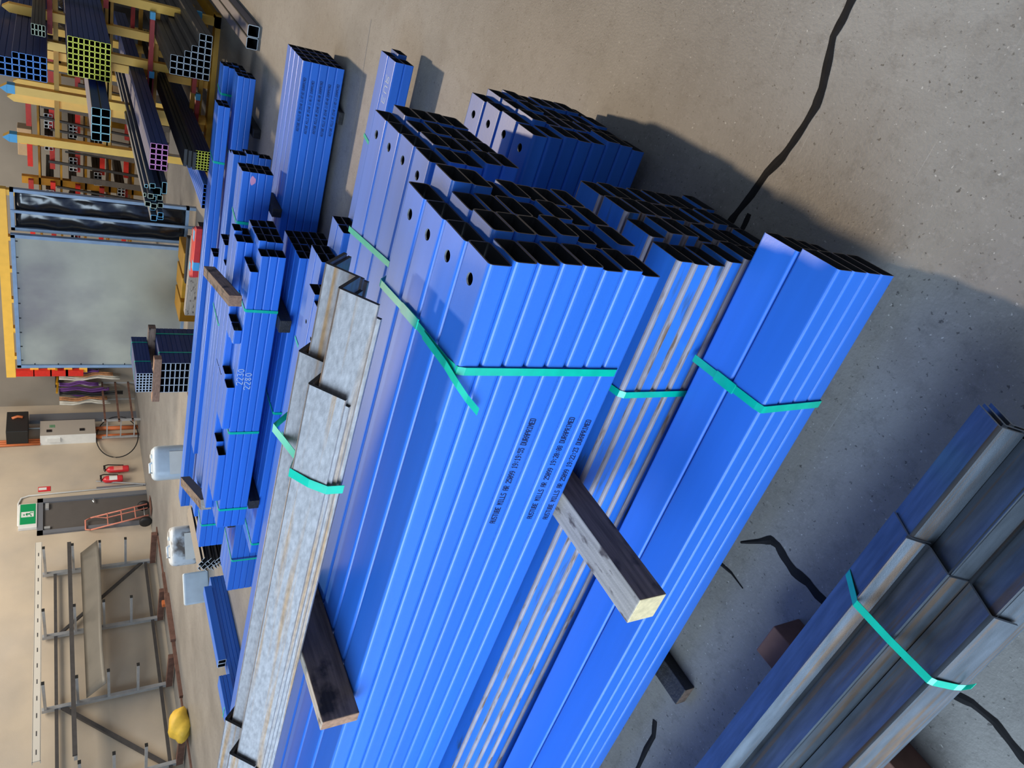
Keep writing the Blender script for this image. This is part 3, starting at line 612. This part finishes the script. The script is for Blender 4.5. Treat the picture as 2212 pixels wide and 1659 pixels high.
for i in range(2):
    o = link('square_tube', tube_mesh(.102, .102, 5.2, .006, .012, 3, (mat('grey blue tube %d' % i, (0.10, 0.10, 0.15, 1), .45, var=.15, scale=(14, 2, 14)), INNER, R_WHI, BROWNG)), None, (7.38, 1.335+i*.106, .0515), -PI/2)
    tag(o, 'grey square tube on the floor beside the rack, %s the aisle' % ('nearest', 'one back from')[i], 'square tube', 'square tubes on the floor by the rack')
for i in range(3):
    m = MB(); m.box(0, 0, 0, 4.6, .165, .028); o = m.build('steel_flat_bar', BLACKS, None, (7.0+.06*i, 2.40+.012*i, .500+i*.030)); bevel(o, .002)
    tag(o, 'black flat bar in rack beside pink-ended bundle, %s' % ('lowest', 'middle', 'uppermost')[i], 'flat bar', 'black flat bars in the rack')
# rack frames
rk = thing('pigeonhole_rack', 'yellow steel storage rack holding long tubes, blue post tips', 'rack', (9.4, 2.4, 0))
def post(Y, X, ztop, blue, wid=.085, base=0):
    m = MB(); m.box(X-9.4, Y-2.4-wid/2, base, X-9.4+.10, Y-2.4+wid/2, ztop); 
    m.add([(X-9.4, Y-2.4-wid/2, ztop), (X-9.4, Y-2.4+wid/2, ztop), (X-9.4, Y-2.4, ztop+.06), (X-9.3, Y-2.4-wid/2, ztop), (X-9.3, Y-2.4+wid/2, ztop), (X-9.3, Y-2.4, ztop+.06)], [(0, 1, 2), (3, 4, 5), (0, 2, 5, 3), (1, 2, 5, 4)])
    p = m.build('post', YEL, rk); 
    if blue:
        k = MB(); k.box(X-9.404, Y-2.4-wid/2-.003, ztop-.07, X-9.296, Y-2.4+wid/2+.003, ztop+.001); k.add([(X-9.404, Y-2.4-wid/2-.003, ztop), (X-9.404, Y-2.4+wid/2+.003, ztop), (X-9.404, Y-2.4, ztop+.064)], [(0, 1, 2)])
        q = k.build('painted_tip', BLUT, p); q['label'] = 'light blue painted post tip'
for Y, X, zt_, bl in ((1.70, 9.4, 1.98, 0), (2.02, 9.4, 1.97, 0), (2.31, 9.4, 1.98, 0), (2.46, 9.62, 1.98, 0), (2.83, 9.4, 2.02, 1), (2.96, 9.55, 1.97, 0), (3.36, 9.4, 2.02, 1)): post(Y, X, zt_, bl)
for Y, X in ((1.95, 11.3), (2.6, 11.3), (3.3, 11.3), (1.95, 12.3), (2.6, 12.3), (3.3, 12.3)): post(Y, X, 1.98, 0)
for (y0, y1, z, X) in ((1.735, 2.62, .66, 9.31), (1.92, 2.45, .70, 11.2), (1.6, 2.17, 1.60, 9.31), (1.6, 1.80, 1.10, 9.31), (2.35, 3.2, .645, 9.31), (1.62, 2.5, .20, 9.31), (2.5, 3.4, .15, 9.31)):
    m = MB(); m.box(X-9.4, y0-2.4, z, X-9.4+.06, y1-2.4, z+.045); a_ = m.build('arm', REDP, rk)
    m = MB(); m.box(X-9.404, y0-2.403, z-.003, X-9.4+.064, y0-2.33, z+.048); q = m.build('painted_tip', BLUT, a_); q['label'] = 'light blue arm tip'
for z in (1.095, 1.60, .645, 1.125, .235, .155):
    for X in (9.46, 11.36):
        m = MB(); m.box(X-9.4, 1.66-2.4, z-.05, X-9.4+.05, 3.40-2.4, z-.004); m.build('cross_beam', YELD, rk)
m = MB(); m.box(-.1, 1.60-2.4, 0, .06, 3.7-2.4, .055); m.box(-.1, 1.62-2.4, 0, 3.0, 1.74-2.4, .055); m.box(-.1, 3.30-2.4, 0, 3.0, 3.42-2.4, .055); m.build('base_frame', YELD, rk)
# second rack further back, full of small stock
r2 = thing('storage_rack', 'crowded yellow and red storage rack behind the front rack', 'rack', (13.4, 5.2, 0))
for Y in (3.5, 4.15, 4.8, 5.45, 6.1, 6.6):
    m = MB(); m.box(0, Y-5.2-.06, 0, .10, Y-5.2+.06, 2.06); m.build('post', YELD if Y != 4.8 else YEL, r2)
for z in (.55, .9, 1.25, 1.6, 1.9):
    for i, y0 in enumerate((3.45, 4.1, 4.75, 5.4, 6.0)):
        m = MB(); m.box(-.12, y0-5.2, z, -.04, y0-5.2+.42, z+.07); m.build('arm', REDB if (i+int(z*10)) % 2 else REDP, r2)
    m = MB(); m.box(.0, 3.45-5.2, z-.10, .9, 6.65-5.2, z-.07); m.build('shelf', YELD, r2)
for i, (y, z) in enumerate(((4.3, 1.62), (4.65, 1.62), (4.4, 1.29), (4.95, 1.29), (5.55, 1.62), (5.6, 1.28), (5.15, .94), (5.75, .94), (5.9, 1.62), (6.2, 1.28), (4.55, .94), (5.35, .59))):
    for a in range(4):
        for b_ in range(2):
            o = link('stock_tube', tube_mesh(.055, .055, 1.6, .006, .004, 1, (BROWNG, INNER, R_WHI, BROWNG)), None, (13.25, y+a*.058, z+.03+b_*.058), -PI/2)
            tag(o, 'small white-ended tube in the crowded back rack', 'stock tube', 'small white-ended tubes in the crowded back rack')
for i in range(16):
    y = 3.55+i*.19+random.uniform(-.05, .05); m = MB(); w = random.choice((.03, .04, .09))
    m.bar((12.9, y+random.uniform(-.12, .02), .01), (13.24, y, 1.15+.85*random.random()), w, .04, mi=0)
    o = m.build('leaning_steel_bar', BLACKS if i % 3 else BROWNG); tag(o, 'dark steel bar leaning on the crowded back rack', 'steel bar', 'dark bars leaning on the back rack')
for i, (y, z, w, h) in enumerate(((3.75, 1.52, .5, .6), (4.7, 1.0, .35, .3), (5.3, 1.95, .5, .22), (3.7, .0, .9, .85))):
    m = MB(); m.box(0, 0, 0, .3, w, h); o = bevel(m.build('timber_crate', PLY, None, (14.6+.4*i, y, z)), .01)
    if z > .01: m = MB(); m.box(.05, w/2-.05, -z, .25, w/2+.05, 0); m.build('stand', YELD, o)
    tag(o, 'plywood crate behind the yellow rack, %s' % ('left of the teal-ended pile', 'middle height', 'highest', 'on the floor')[i], 'crate', 'plywood crates behind the rack')
m = MB()
for k in range(12):
    for j in range(6): pass
NX, NZ = 14, 10; v = []
for i in range(NX+1):
    for j in range(NZ+1): v.append((.06*math.sin(i*1.3+j*.6)+.03*math.sin(j*2.1), i/NX*.95, j/NZ*.75))
f_ = [(i*(NZ+1)+j, (i+1)*(NZ+1)+j, (i+1)*(NZ+1)+j+1, i*(NZ+1)+j+1) for i in range(NX) for j in range(NZ)]
m.add(v, f_, 0, True); o = m.build('plastic_wrap', BLKPL, None, (12.72, 2.35, 1.1)); so = o.modifiers.new('s', 'SOLIDIFY'); so.thickness = .01
tag(o, 'black plastic wrapped pack behind the yellow-ended bundle', 'plastic wrap')
m = MB(); m.box(0.06, .05, -1.1, .45, .9, .74); m.build('wrapped_pack', BLKB, o)

# ================================================================ WELDING SCREENS
ps = thing('welding_screen', 'large grey sheet screen in a pale blue frame', 'screen', (9.75, 5.66, 0))
m = MB(); m.box(-.01, -.955, .09, .01, .955, 2.05); m.build('sheet', PANEL, ps)
for nm, bx in (('frame_rail', (-.03, -.98, 2.03, .03, .98, 2.075)), ('frame_rail', (-.03, -.98, .06, .03, .98, .10)), ('frame_post', (-.03, -.985, .0, .03, -.94, 2.075)), ('frame_post', (-.03, .94, .0, .03, .985, 2.075))):
    m = MB(); m.box(*bx); m.build(nm, FRAME, ps)
m = MB()
for k in range(9): m.box(-.014, -.9+k*.22, 2.005, -.009, -.885+k*.22, 2.03)
for k in range(7): m.box(-.014, .92, .25+k*.27, -.009, .94, .262+k*.27)
m.build('tie', BLKB, ps)
pb = thing('plastic_curtain_screen', 'narrow screen of glossy black plastic beside the grey sheet', 'screen', (9.9, 4.42, 0))
NX, NZ = 8, 26; v = []
for i in range(NX+1):
    for j in range(NZ+1):
        y = -.24+i/NX*.48; z = .12+j/NZ*1.9
        v.append((.014*math.sin(i*1.9+.6*math.sin(j*.7))+.010*math.sin(j*1.1+i), y, z))
m = MB(); m.add(v, [(i*(NZ+1)+j, (i+1)*(NZ+1)+j, (i+1)*(NZ+1)+j+1, i*(NZ+1)+j+1) for i in range(NX) for j in range(NZ)], 0, True)
o = m.build('plastic_film', BLKPL, pb); so = o.modifiers.new('s', 'SOLIDIFY'); so.thickness = .004
for nm, bx in (('frame_post', (-.03, -.27, 0, .03, -.23, 2.07)), ('frame_post', (-.045, -.005, 0, -.02, .03, 2.07)), ('frame_post', (-.03, .23, 0, .03, .27, 2.07)), ('frame_rail', (-.03, -.27, 2.03, .03, .27, 2.07)), ('frame_rail', (-.03, -.27, .08, .03, .27, .12))):
    m = MB(); m.box(*bx); m.build(nm, FRAME, pb)
# yellow goalpost beam above the screens
yb = thing('yellow_gantry', 'yellow steel gantry beam above the grey screen', 'gantry', (11.2, 6.6, 0))
m = MB(); m.box(-.05, -1.9, 2.17, .05, 1.2, 2.29); m.build('beam', YEL, yb)
for y in (-1.85, .35):
    m = MB(); m.box(-.04, y-.04, 0, .04, y+.04, 2.17); m.build('leg', YEL, yb)
for i in range(5):
    m = MB(); m.box(-.05, -1.2+i*.5, 2.05, .05, -1.14+i*.5, 2.17); m.build('lug', YEL, yb)
# wall brackets with red arms
for i, z in enumerate((2.07, 1.74, 1.42, 1.12)):
    t = thing('wall_bracket', '%s yellow and red bracket on the grey wall beside the screen' % ('highest', 'second highest', 'third highest', 'lowest')[i], 'bracket', (16.4, 11.0, z), 'yellow wall brackets')
    m = MB(); m.box(-.35, -.10, -.08, 0, .10, .08); m.build('bracket_body', YEL, t)
    m = MB(); m.box(-.40, .02, .0, -.30, .17, .35); m.build('arm', REDB, t)

# ================================================================ WHITE-ENDED OFFCUT BUNDLES
NW = (NAVY, INNER, R_WHI, NAVY)
bundle('WL', 'lower white-ended bundle before the screen', 'navy tube', 'lower white-ended tubes before the screen', (5.215, .058), 4, 10, .1065, .0527, (.1055, .0517), .005, .004, 1, 7.72, 8.50, NW, **RK)
bundle('WU', 'upper white-ended bundle before the screen', 'navy tube', 'upper white-ended tubes before the screen', (5.345, .667), 7, 5, .0385, .0345, (.038, .034), .005, .003, 1, 7.70, 8.50, NW, **RK)
timber('timber_bearer', 'pinkish front board between the white-ended bundles', (7.70, 5.12, .5855), (7.70, 5.73, .5855), .09, .080, (TIMBB,), BG)
timber('timber_bearer', 'dark rear board between the white-ended bundles', (8.38, 5.12, .5855), (8.38, 5.70, .5855), .10, .080, (TIMB,), BG)
for x in (7.85, 8.35): timber('timber_bearer', 'floor bearer under the white-ended bundles, %s' % ('front' if x < 8 else 'rear'), (x, 5.2, 0), (x, 5.66, 0), .09, .057, (TIMBK,), 'bearers under the far bundles')
for i in range(2):
    x = 7.95+i*.42
    strap('green strap around the lower white-ended bundle, %s one' % ('front', 'rear')[i], [(x, 5.64, .588), (x, 5.22, .588), (x, 5.212, .58), (x, 5.212, .06)], .02, side=(1, 0, 0))
    strap('green strap around the upper white-ended bundle, %s one' % ('front', 'rear')[i], [(x, 5.61, .842), (x, 5.35, .842), (x, 5.342, .835), (x, 5.342, .67)], .016, side=(1, 0, 0))
for i in range(4):
    m = MB(); m.box(0, 0, 0, 1.5, .13, .085); o = bevel(m.build('steel_flat_bar', RUSTB, None, (7.35, 5.80+.145*(i % 2), .002+.09*(i//2))), .003)
    tag(o, 'dark brown bar beside the white-ended bundles, %s %s' % (('lower', 'upper')[i//2], ('right', 'left')[i % 2]), 'steel bar', 'dark brown bars by the bundles')
strap('thin green strap on the dark brown bars', [(7.75, 6.08, .181), (7.75, 5.80, .181), (7.75, 5.796, .17), (7.75, 5.796, .01)], .014, side=(1, 0, 0))
# red rack arms lying on the floor bundles, planks behind
for i in range(3):
    t = tag(link('rack_arm', None, None, (7.72+.09*i, 3.46+.05*i, .275)), 'loose red rack arm lying behind the blue bundles, %s' % ('nearest', 'middle', 'furthest')[i], 'rack arm', 'loose red rack arms')
    m = MB(); m.box(-.035, 0, 0, .035, .58, .06); b_ = m.build('arm_bar', REDB if i < 2 else REDP, t)
    m = MB(); m.box(-.037, .40 if i != 1 else .02, -.002, .037, .50 if i != 1 else .14, .062); m.build('painted_band', BLUT, t)
timber('timber_block', 'black timber block carrying the loose red rack arms', (7.65, 3.7, 0), (8.02, 3.7, 0), .35, .273, (TIMBK,), 'odd timbers behind the blue bundles')
for i, (a, b, mt) in enumerate((((8.3, 4.25, .0), (8.25, 5.1, .0), PLY), ((8.55, 3.95, .0), (8.62, 5.05, .0), TIMBP), ((8.85, 4.1, .0), (8.8, 4.7, .0), TIMBK))):
    timber('timber_plank', '%s plank lying behind the far blue bundles' % ('pale', 'long weathered', 'black')[i], a, b, .11, .16 if i == 0 else .24, (mt,), 'odd timbers behind the blue bundles')
for i in range(3):
    m = MB(); m.box(0, 0, 0, .5, .30, .22); o = bevel(m.build('steel_bin', YELD, None, (9.1, 4.45+.36*i, .0)), .01); tag(o, 'yellow steel bin under the grey screen, %s' % ('right', 'middle', 'left')[i], 'bin', 'yellow bins under the screen')

# ================================================================ BACK WALL
dr = struct(link('door_1', None, None, (12.6, 12.3, 0)))
m = MB(); m.box(-.40, -.012, .01, .40, -.002, 1.92); m.build('door_leaf', DOORM, dr)
for bx in ((-.49, -.05, 0, -.40, .0, 2.02), (.40, -.05, 0, .52, .0, 2.02), (-.49, -.05, 1.92, .52, .0, 2.02)):
    m = MB(); m.box(*bx); m.build('door_frame', DFRM, dr)
m = MB(); m.pipe([(.36, -.03, 1.02), (.36, -.06, 1.02), (.25, -.06, 1.02)], .012); m.lathe([(.03, -.02), (.03, -.012)], (.36, 0, 1.02), axis='Y'); m.build('door_handle', BRIGHT, dr)
m = MB(); m.box(.2, -.06, 1.82, .36, -.012, 1.88); m.box(-.36, -.05, 1.80, -.30, -.012, 1.90); m.build('door_closer', SILV, dr)
es = thing('exit_sign', 'green running-man exit sign above the grey door', 'sign', (12.635, 12.30, 2.175))
m = MB(); m.box(-.345, -.07, -.155, .345, 0, .155); bevel(m.build('sign_case', WHITE, es), .006)
m = MB(); m.box(-.245, -.076, -.13, .325, -.069, .13); m.build('green_face', GREEN, es)
m = MB(); m.box(-.05, -.080, -.10, .10, -.076, .11); m.build('white_doorway', WHITE, es)
m = MB(); Y = -.082
def limb(a, b, w): m.bar((a[0], Y, a[1]), (b[0], Y, b[1]), w, .004, up=(0, 1, 0))
limb((.02, .03), (.035, -.02), .032); limb((.035, -.02), (.065, -.05), .016); limb((.065, -.05), (.06, -.09), .016); limb((.03, -.02), (.0, -.05), .016); limb((0, -.05), (-.04, -.055), .016); limb((.02, .03), (-.02, .01), .012); limb((.02, .03), (.06, .015), .012)
m.lathe([(.016, -.084), (.016, -.080)], (.012, 0, .065), axis='Y', n=12); m.build('running_figure', GREEN, es)
fs = thing('extinguisher_sign', 'small red and white extinguisher sign on the wall', 'sign', (13.45, 12.298, 1.90))
m = MB(); m.box(-.075, -.006, -.11, .075, 0, .11); m.build('sign_plate', EXTR, fs)
m = MB(); m.box(-.03, -.009, -.04, .045, -.006, .10); m.build('white_symbol', WHITE, fs)
def ext(x, z0, z1, r, lab, white):
    t = thing('fire_extinguisher', lab, 'fire extinguisher', (x, 12.3-r-.02, z0), 'fire extinguishers')
    h = z1-z0; m = MB(); m.lathe([(r*.9, 0), (r, .02), (r, h*.72), (r*.8, h*.82), (r*.35, h*.88), (r*.3, h*.92)], (0, 0, 0)); m.build('cylinder', EXTR, t)
    m = MB(); m.box(-.03, -.10, h*.92, .03, .03, h*.96); m.box(-.02, -.12, h*.98, .02, .0, h); m.build('valve', BLKB, t)
    m = MB(); m.pipe([(.0, -.03, h*.95), (r+.03, -.03, h*.98), (r+.07, -.02, h*.8), (r+.03, -.03, h*.45), (r+.012, -.03, h*.2)], .012); m.build('hose', RUBBER, t)
    m = MB(); n = 10; v = []
    for k in range(n+1):
        a = -PI*.85+PI*.7*k/n; v += [(r*1.01*math.cos(a), r*1.01*math.sin(a), h*.25), (r*1.01*math.cos(a), r*1.01*math.sin(a), h*.6)]
    m.add(v, [(2*k, 2*k+2, 2*k+3, 2*k+1) for k in range(n)], 0, True); m.build('paper_label', WHITE if white else SALMON, t)
    m = MB(); m.box(-.04, r, h*.4, .04, r+.02, h*.8); m.build('wall_hook', SILV, t)
ext(13.82, .30, .80, .075, 'red extinguisher with black horn hose, nearer the cabinet', False)
ext(13.50, .44, .88, .078, 'red extinguisher with big white label, nearer the door', True)
m = MB(); m.pipe([(12.35, 12.275, 2.20), (12.37, 12.275, 2.30), (12.42, 12.275, 2.335), (13.05, 12.275, 2.345), (13.2, 12.275, 2.30), (13.26, 12.275, 2.17), (13.31, 12.275, .05)], .016)
o = m.build('electrical_conduit', WHITE); tag(o, 'white conduit running from the exit sign down to the floor', 'conduit')
m = MB(); m.box(13.30, 12.27, .0, 13.36, 12.3, .95); o = m.build('cable_cover', DFRM); tag(o, 'grey cable cover at the foot of the white conduit', 'cable cover')
m = MB(); m.bar((13.2, 12.15, .01), (13.55, 12.27, .95), .02, .02); o = m.build('steel_rod', SILV); tag(o, 'thin rod leaning on the wall by the extinguishers', 'rod')
sb = thing('switchboard', 'grey electrical switchboard cabinet on the beige wall', 'cabinet', (15.2, 12.3, .9))
m = MB(); m.box(-.28, -.25, 0, .28, 0, 1.08); bevel(m.build('cabinet_body', BOXG, sb), .006)
m = MB(); m.box(-.285, -.26, 0, -.27, .0, 1.08); m.build('door_edge', WHITE, sb)
for z in (.22, .86): m = MB(); m.box(-.14, -.262, z, -.06, -.25, z+.10); m.build('latch', BLKB, sb)
m = MB()
for k in range(5): m.box(.02, -.254, .80+k*.022, .12, -.25, .81+k*.022)
m.build('printed_logo', GREEN, sb)
m = MB(); m.box(-.33, -.2, .70, -.28, -.1, .95); m.build('socket', WHITE, sb)
bx = thing('equipment_box', 'black equipment box high on the wall with orange tool', 'box', (15.28, 12.3, 2.2))
m = MB(); m.box(-.36, -.42, 0, .36, 0, .40); bevel(m.build('box_body', BLKB, bx), .01)
m = MB(); m.pipe([(.1, -.43, .3), (.15, -.44, .2), (.12, -.44, .1)], .03); m.build('orange_tool', ORNG, bx)
for i in range(3):
    m = MB(); m.pipe([(14.92+.07*i, 12.26, 1.98), (14.92+.07*i, 12.26, 3.2)], .03); o = m.build('electrical_conduit', ORNG)
    tag(o, 'orange conduit rising from the switchboard, %s' % ('leftmost', 'middle', 'rightmost')[i], 'conduit', 'orange conduits above the switchboard')
for i, (x, a, b) in enumerate(((15.05, 0, .9), (15.35, 0, .9))):
    m = MB(); m.pipe([(x, 12.24, a), (x, 12.24, b-.002)], .05); o = m.build('electrical_conduit', ORNG); tag(o, 'orange conduit below the switchboard, %s' % ('left', 'right')[i], 'conduit', 'orange conduits below the switchboard')
m = MB(); m.box(15.7, 12.2, 0, 15.94, 12.298, 2.2); o = m.build('cable_duct', DFRM); tag(o, 'wide grey cable duct on the wall beside the cabinet', 'cable duct')
m = MB(); m.pipe([(15.45, 12.27, 0), (15.5, 12.27, 2.2)], .02); o = m.build('electrical_conduit', WHITE); tag(o, 'thin white conduit beside the grey duct', 'conduit')
# low steel frame trestle
t = thing('steel_trestle', 'low trestle of brown rails and grey posts against the wall', 'trestle', (15.4, 11.9, 0))
for x in (-.5, 1.0): 
    for y in (-.25, .25): m = MB(); m.box(x-.02, y-.02, 0, x+.02, y+.02, .78); m.build('post', SILV, t)
for z in (.72, .44, .16):
    m = MB(); m.bar((-.55, -.25, z), (1.05, -.25, z), .04, .04); m.build('rail', RUSTB, t)
    m = MB(); m.bar((-.5, -.25, z-.04), (-.5, .25, z-.04), .025, .025); m.build('cross_bar', SILV, t)
m = MB(); n = 40; m.pipe([(14.95+.75*math.cos(a), 12.18+.06*math.sin(a), .46+.43*math.sin(a)) for a in [2*PI*k/n for k in range(n)]], .012, closed=True)
o = m.build('rubber_hose', RUBBER); tag(o, 'looped black hose hanging below the cabinet', 'hose')
# hand truck
t = thing('hand_truck', 'faded red two-wheeled hand truck leaning beside the door', 'hand truck', (12.20, 12.02, 0))
m = MB(); 
for x in (-.17, .17): m.pipe([(x, -.06, .06), (x, .19, 1.10)], .016)
m.pipe([(-.17, .19, 1.10), (-.13, .21, 1.19), (.13, .21, 1.19), (.17, .19, 1.10)], .016); m.pipe([(.05, -.06, .06), (.05, .12, .82), (.17, .17, 1.02)], .013)
m.build('frame', SALMON, t)
for z in (.30, .55, .80): m = MB(); m.bar((-.17, -.06+.25*(z-.06)/1.04, z), (.17, -.06+.25*(z-.06)/1.04, z), .04, .015); m.build('rung', SALMON, t)
m = MB(); m.box(-.2, -.27, .012, .2, -.05, .025); m.build('toe_plate', RUSTB, t)
for x in (-.24, .24): m = MB(); m.lathe([(.06, x-.035), (.115, x-.035), (.12, x), (.115, x+.035), (.06, x+.035)], (0, .05, .12), axis='X'); m.build('wheel', RUBBER, t)
m = MB(); m.pipe([(-.26, .05, .12), (.26, .05, .12)], .01); m.build('axle', SILV, t)
# cantilever rack along the wall
wrk = thing('wall_rack', 'silver cantilever bar rack along the beige wall', 'rack', (8.8, 12.2, 0))
PX = [2.20, .77, -.66, -2.1, -3.5]
for x in PX:
    m = MB(); m.box(x-.03, -.02, .12, x+.03, .05, 1.92); m.build('post', SILV, wrk)
    m = MB(); m.box(x-.04, -.75, .02, x+.04, .05, .12); m.build('foot', RUSTB, wrk)
    for z in (1.87, 1.42, .98, .55):
        m = MB(); m.bar((x, -.02, z), (x, -.70, z+.02), .05, .04); a_ = m.build('arm', SILV, wrk)
        m = MB(); m.box(x-.027, -.712, z-.002, x+.027, -.698, z+.042); m.build('end_cap', BLKB, a_)
for z in (1.72, .20): m = MB(); m.bar((-3.6, .02, z), (2.25, .02, z), .04, .05); m.build('rail', DGREY, wrk)
m = MB(); m.bar((2.2, .02, .25), (.8, .02, 1.65), .04, .05); m.build('brace', DGREY, wrk)
m = MB(); m.bar((-2.1, .02, .25), (-.66, .02, 1.65), .05, .06); m.build('brace', DGREY, wrk)
m = MB(); m.box(-3.6, -.72, .0, 2.4, -.62, .02); m.build('base_plate', RUSTB, wrk)
m = MB(); m.box(7.0, 11.78, 1.455, 11.35, 11.82, 1.52); o = m.build('steel_bar', DGREY); tag(o, 'long dark bar resting on the silver wall rack arms', 'steel bar')
m = MB(); m.box(7.0, 11.86, 1.455, 11.1, 11.94, 1.50); o = m.build('steel_bar', SILV); tag(o, 'long pale bar behind the dark bar on wall rack', 'steel bar')
v = []
for i in range(21):
    x = 8.0+3.15*i/20
    for j in range(6): v.append((x, 11.62+.06*j+.01*math.sin(i*.5), 1.03+.055*j+.02*math.sin(PI*i/10.0)*(1-j/5)))
m = MB(); m.add(v, [(i*6+j, (i+1)*6+j, (i+1)*6+j+1, i*6+j+1) for i in range(20) for j in range(5)], 0, True)
o = m.build('steel_sheet', SHEET); so = o.modifiers.new('s', 'SOLIDIFY'); so.thickness = .006; tag(o, 'bent grey steel sheet leaning on the wall rack', 'steel sheet')
m = MB(); m.box(7.0, 11.7, 1.92, 11.35, 11.72, 2.02); m.box(7.0, 11.7, 1.915, 11.35, 11.78, 1.925); m.box(7.0, 11.7, 2.015, 11.35, 11.78, 2.025)
o = m.build('slotted_channel', CREAM); tag(o, 'cream slotted channel lying on top of the wall rack', 'channel')
k = MB(); 
for i in range(14): k.box(7.1+.3*i, 11.697, 1.965, 7.18+.3*i, 11.7005, 1.978)
k.build('slot', DGREY, o)
for i, (x0, x1, y, mt, lab) in enumerate(((7.3, 9.9, 11.35, RUSTB, 'rusty flat bar on the floor before wall rack'), (8.3, 9.3, 11.22, RUSTB, 'short rusty bar lying on the floor before the wall rack'), (9.2, 9.3, 11.40, ORNG, 'orange block on the bars before the wall rack'))):
    m = MB(); m.box(x0, y, 0, x1, y+.07, .05+.03*i); o = m.build('steel_bar', mt); tag(o, lab, 'steel bar')
# yellow bag
bm = bmesh.new(); bmesh.ops.create_icosphere(bm, subdivisions=3, radius=1)
for v_ in bm.verts:
    n_ = v_.co.normalized(); k = 1+.10*math.sin(n_.x*5+n_.z*4)+.06*math.sin(n_.y*9); v_.co = Vector((n_.x*.26*k, n_.y*.2*k, max(n_.z, -.8)*.16*k+.128))
for f in bm.faces: f.smooth = True
me = D.meshes.new('yellow_bag'); bm.to_mesh(me); bm.free(); me.materials.append(BAGY)
tag(link('plastic_bag', me, None, (6.72, 11.2, 0)), 'crumpled yellow bag on the floor below the wall rack', 'bag')
# slings hanging on the grey wall
t = thing('sling_rail', 'black board with orange arms holding lifting slings', 'rail', (16.4, 11.3, 1.62))
m = MB(); m.box(-.08, -.62, -.06, 0, .42, .06); m.build('board', BLKB, t)
for y in (-.35, .05, .3): m = MB(); m.bar((-.0, y, .0), (-.45, y, .03), .05, .04); m.build('arm', YELD, t)
for i in range(14):
    y = 10.72+i*.098; x = 16.1+random.uniform(-.1, .12); L = .75+.75*random.random(); mt = (PURP, CLOTH, PURP, BLKB, PURP, TAN, CLOTH)[i % 7]
    m = MB(); pts = [(x+.02*math.sin(k*1.7+i), y+.03*math.sin(k*.9+i), 1.60-L*k/8) for k in range(9)]; back = [(p[0]-.05, p[1]+.02, p[2]) for p in pts[::-1]]
    m.pipe(pts+back, .024+.014*((i*3) % 3), n=7); o = m.build('lifting_sling', mt)
    tag(o, '%s lifting sling hanging on the grey wall, %s from the right' % ({PURP.name: 'purple', CLOTH.name: 'pale', BLKB.name: 'black', TAN.name: 'tan'}[mt.name], (ORD+['fourteenth'])[i].replace('top', 'first')), 'sling', 'lifting slings on the wall')
# drums
def drum(x, y, w, d, h, mats, lab, rotz, name='plastic_drum'):
    t = thing(name, lab, 'drum', (x, y, 0)); t.rotation_euler = (0, 0, rotz)
    m = MB(); pts = rrect(w, d, min(w, d)*.28, 4)
    V = []; prof = [(.94, 0), (1, .03), (1, h*.30), (.985, h*.33), (1, h*.36), (1, h*.88), (.96, h*.95), (.86, h*.99), (.8, h)]
    n = len(pts)
    for s2, z in prof: V += [(px*s2, py*s2, z) for px, py in pts]
    F = [(i*n+k, i*n+(k+1) % n, (i+1)*n+(k+1) % n, (i+1)*n+k) for i in range(len(prof)-1) for k in range(n)]
    m.add(V, F, 0, True); m.add(V, [tuple(range(n))[::-1], tuple((len(prof)-1)*n+k for k in range(n))]); m.build('body', mats[0], t)
    m = MB(); m.box(-w*.36, -d/2-.006, h*.18, w*.3, -d/2-.001, h*.66); m.build('paper_label', mats[1], t)
    m = MB(); m.lathe([(.028, h), (.028, h+.022)], (w*.22, 0, 0)); m.build('cap', WHITE, t)
    m = MB(); m.pipe([(-w*.3, 0, h*.9), (-w*.26, 0, h+.03), (0, 0, h+.03), (w*.06, 0, h*.95)], .016); m.build('handle', mats[0], t)
drum(8.12, 7.12, .46, .42, .56, (PBLUE, WHITE), 'clean pale plastic drum behind the blue bundles', -.8)
drum(7.05, 7.62, .50, .48, .43, (DWHITE, WHITE), 'dirty white plastic drum left of the clean one', -.75)
m = MB(); m.box(-.2, -.05, 0, .2, .05, .30); o = bevel(m.build('plastic_container', PBLUE, None, (6.60, 7.95, 0), -.7), .02); tag(o, 'small white container leaning beside the dirty drum', 'container')
m = MB(); m.box(-.2, -.12, 0, .2, .12, .14); o = bevel(m.build('cloth_bundle', NAVY, None, (7.25, 7.05, 0), -.5), .04); tag(o, 'dark navy cloth heap behind the dirty drum', 'cloth')
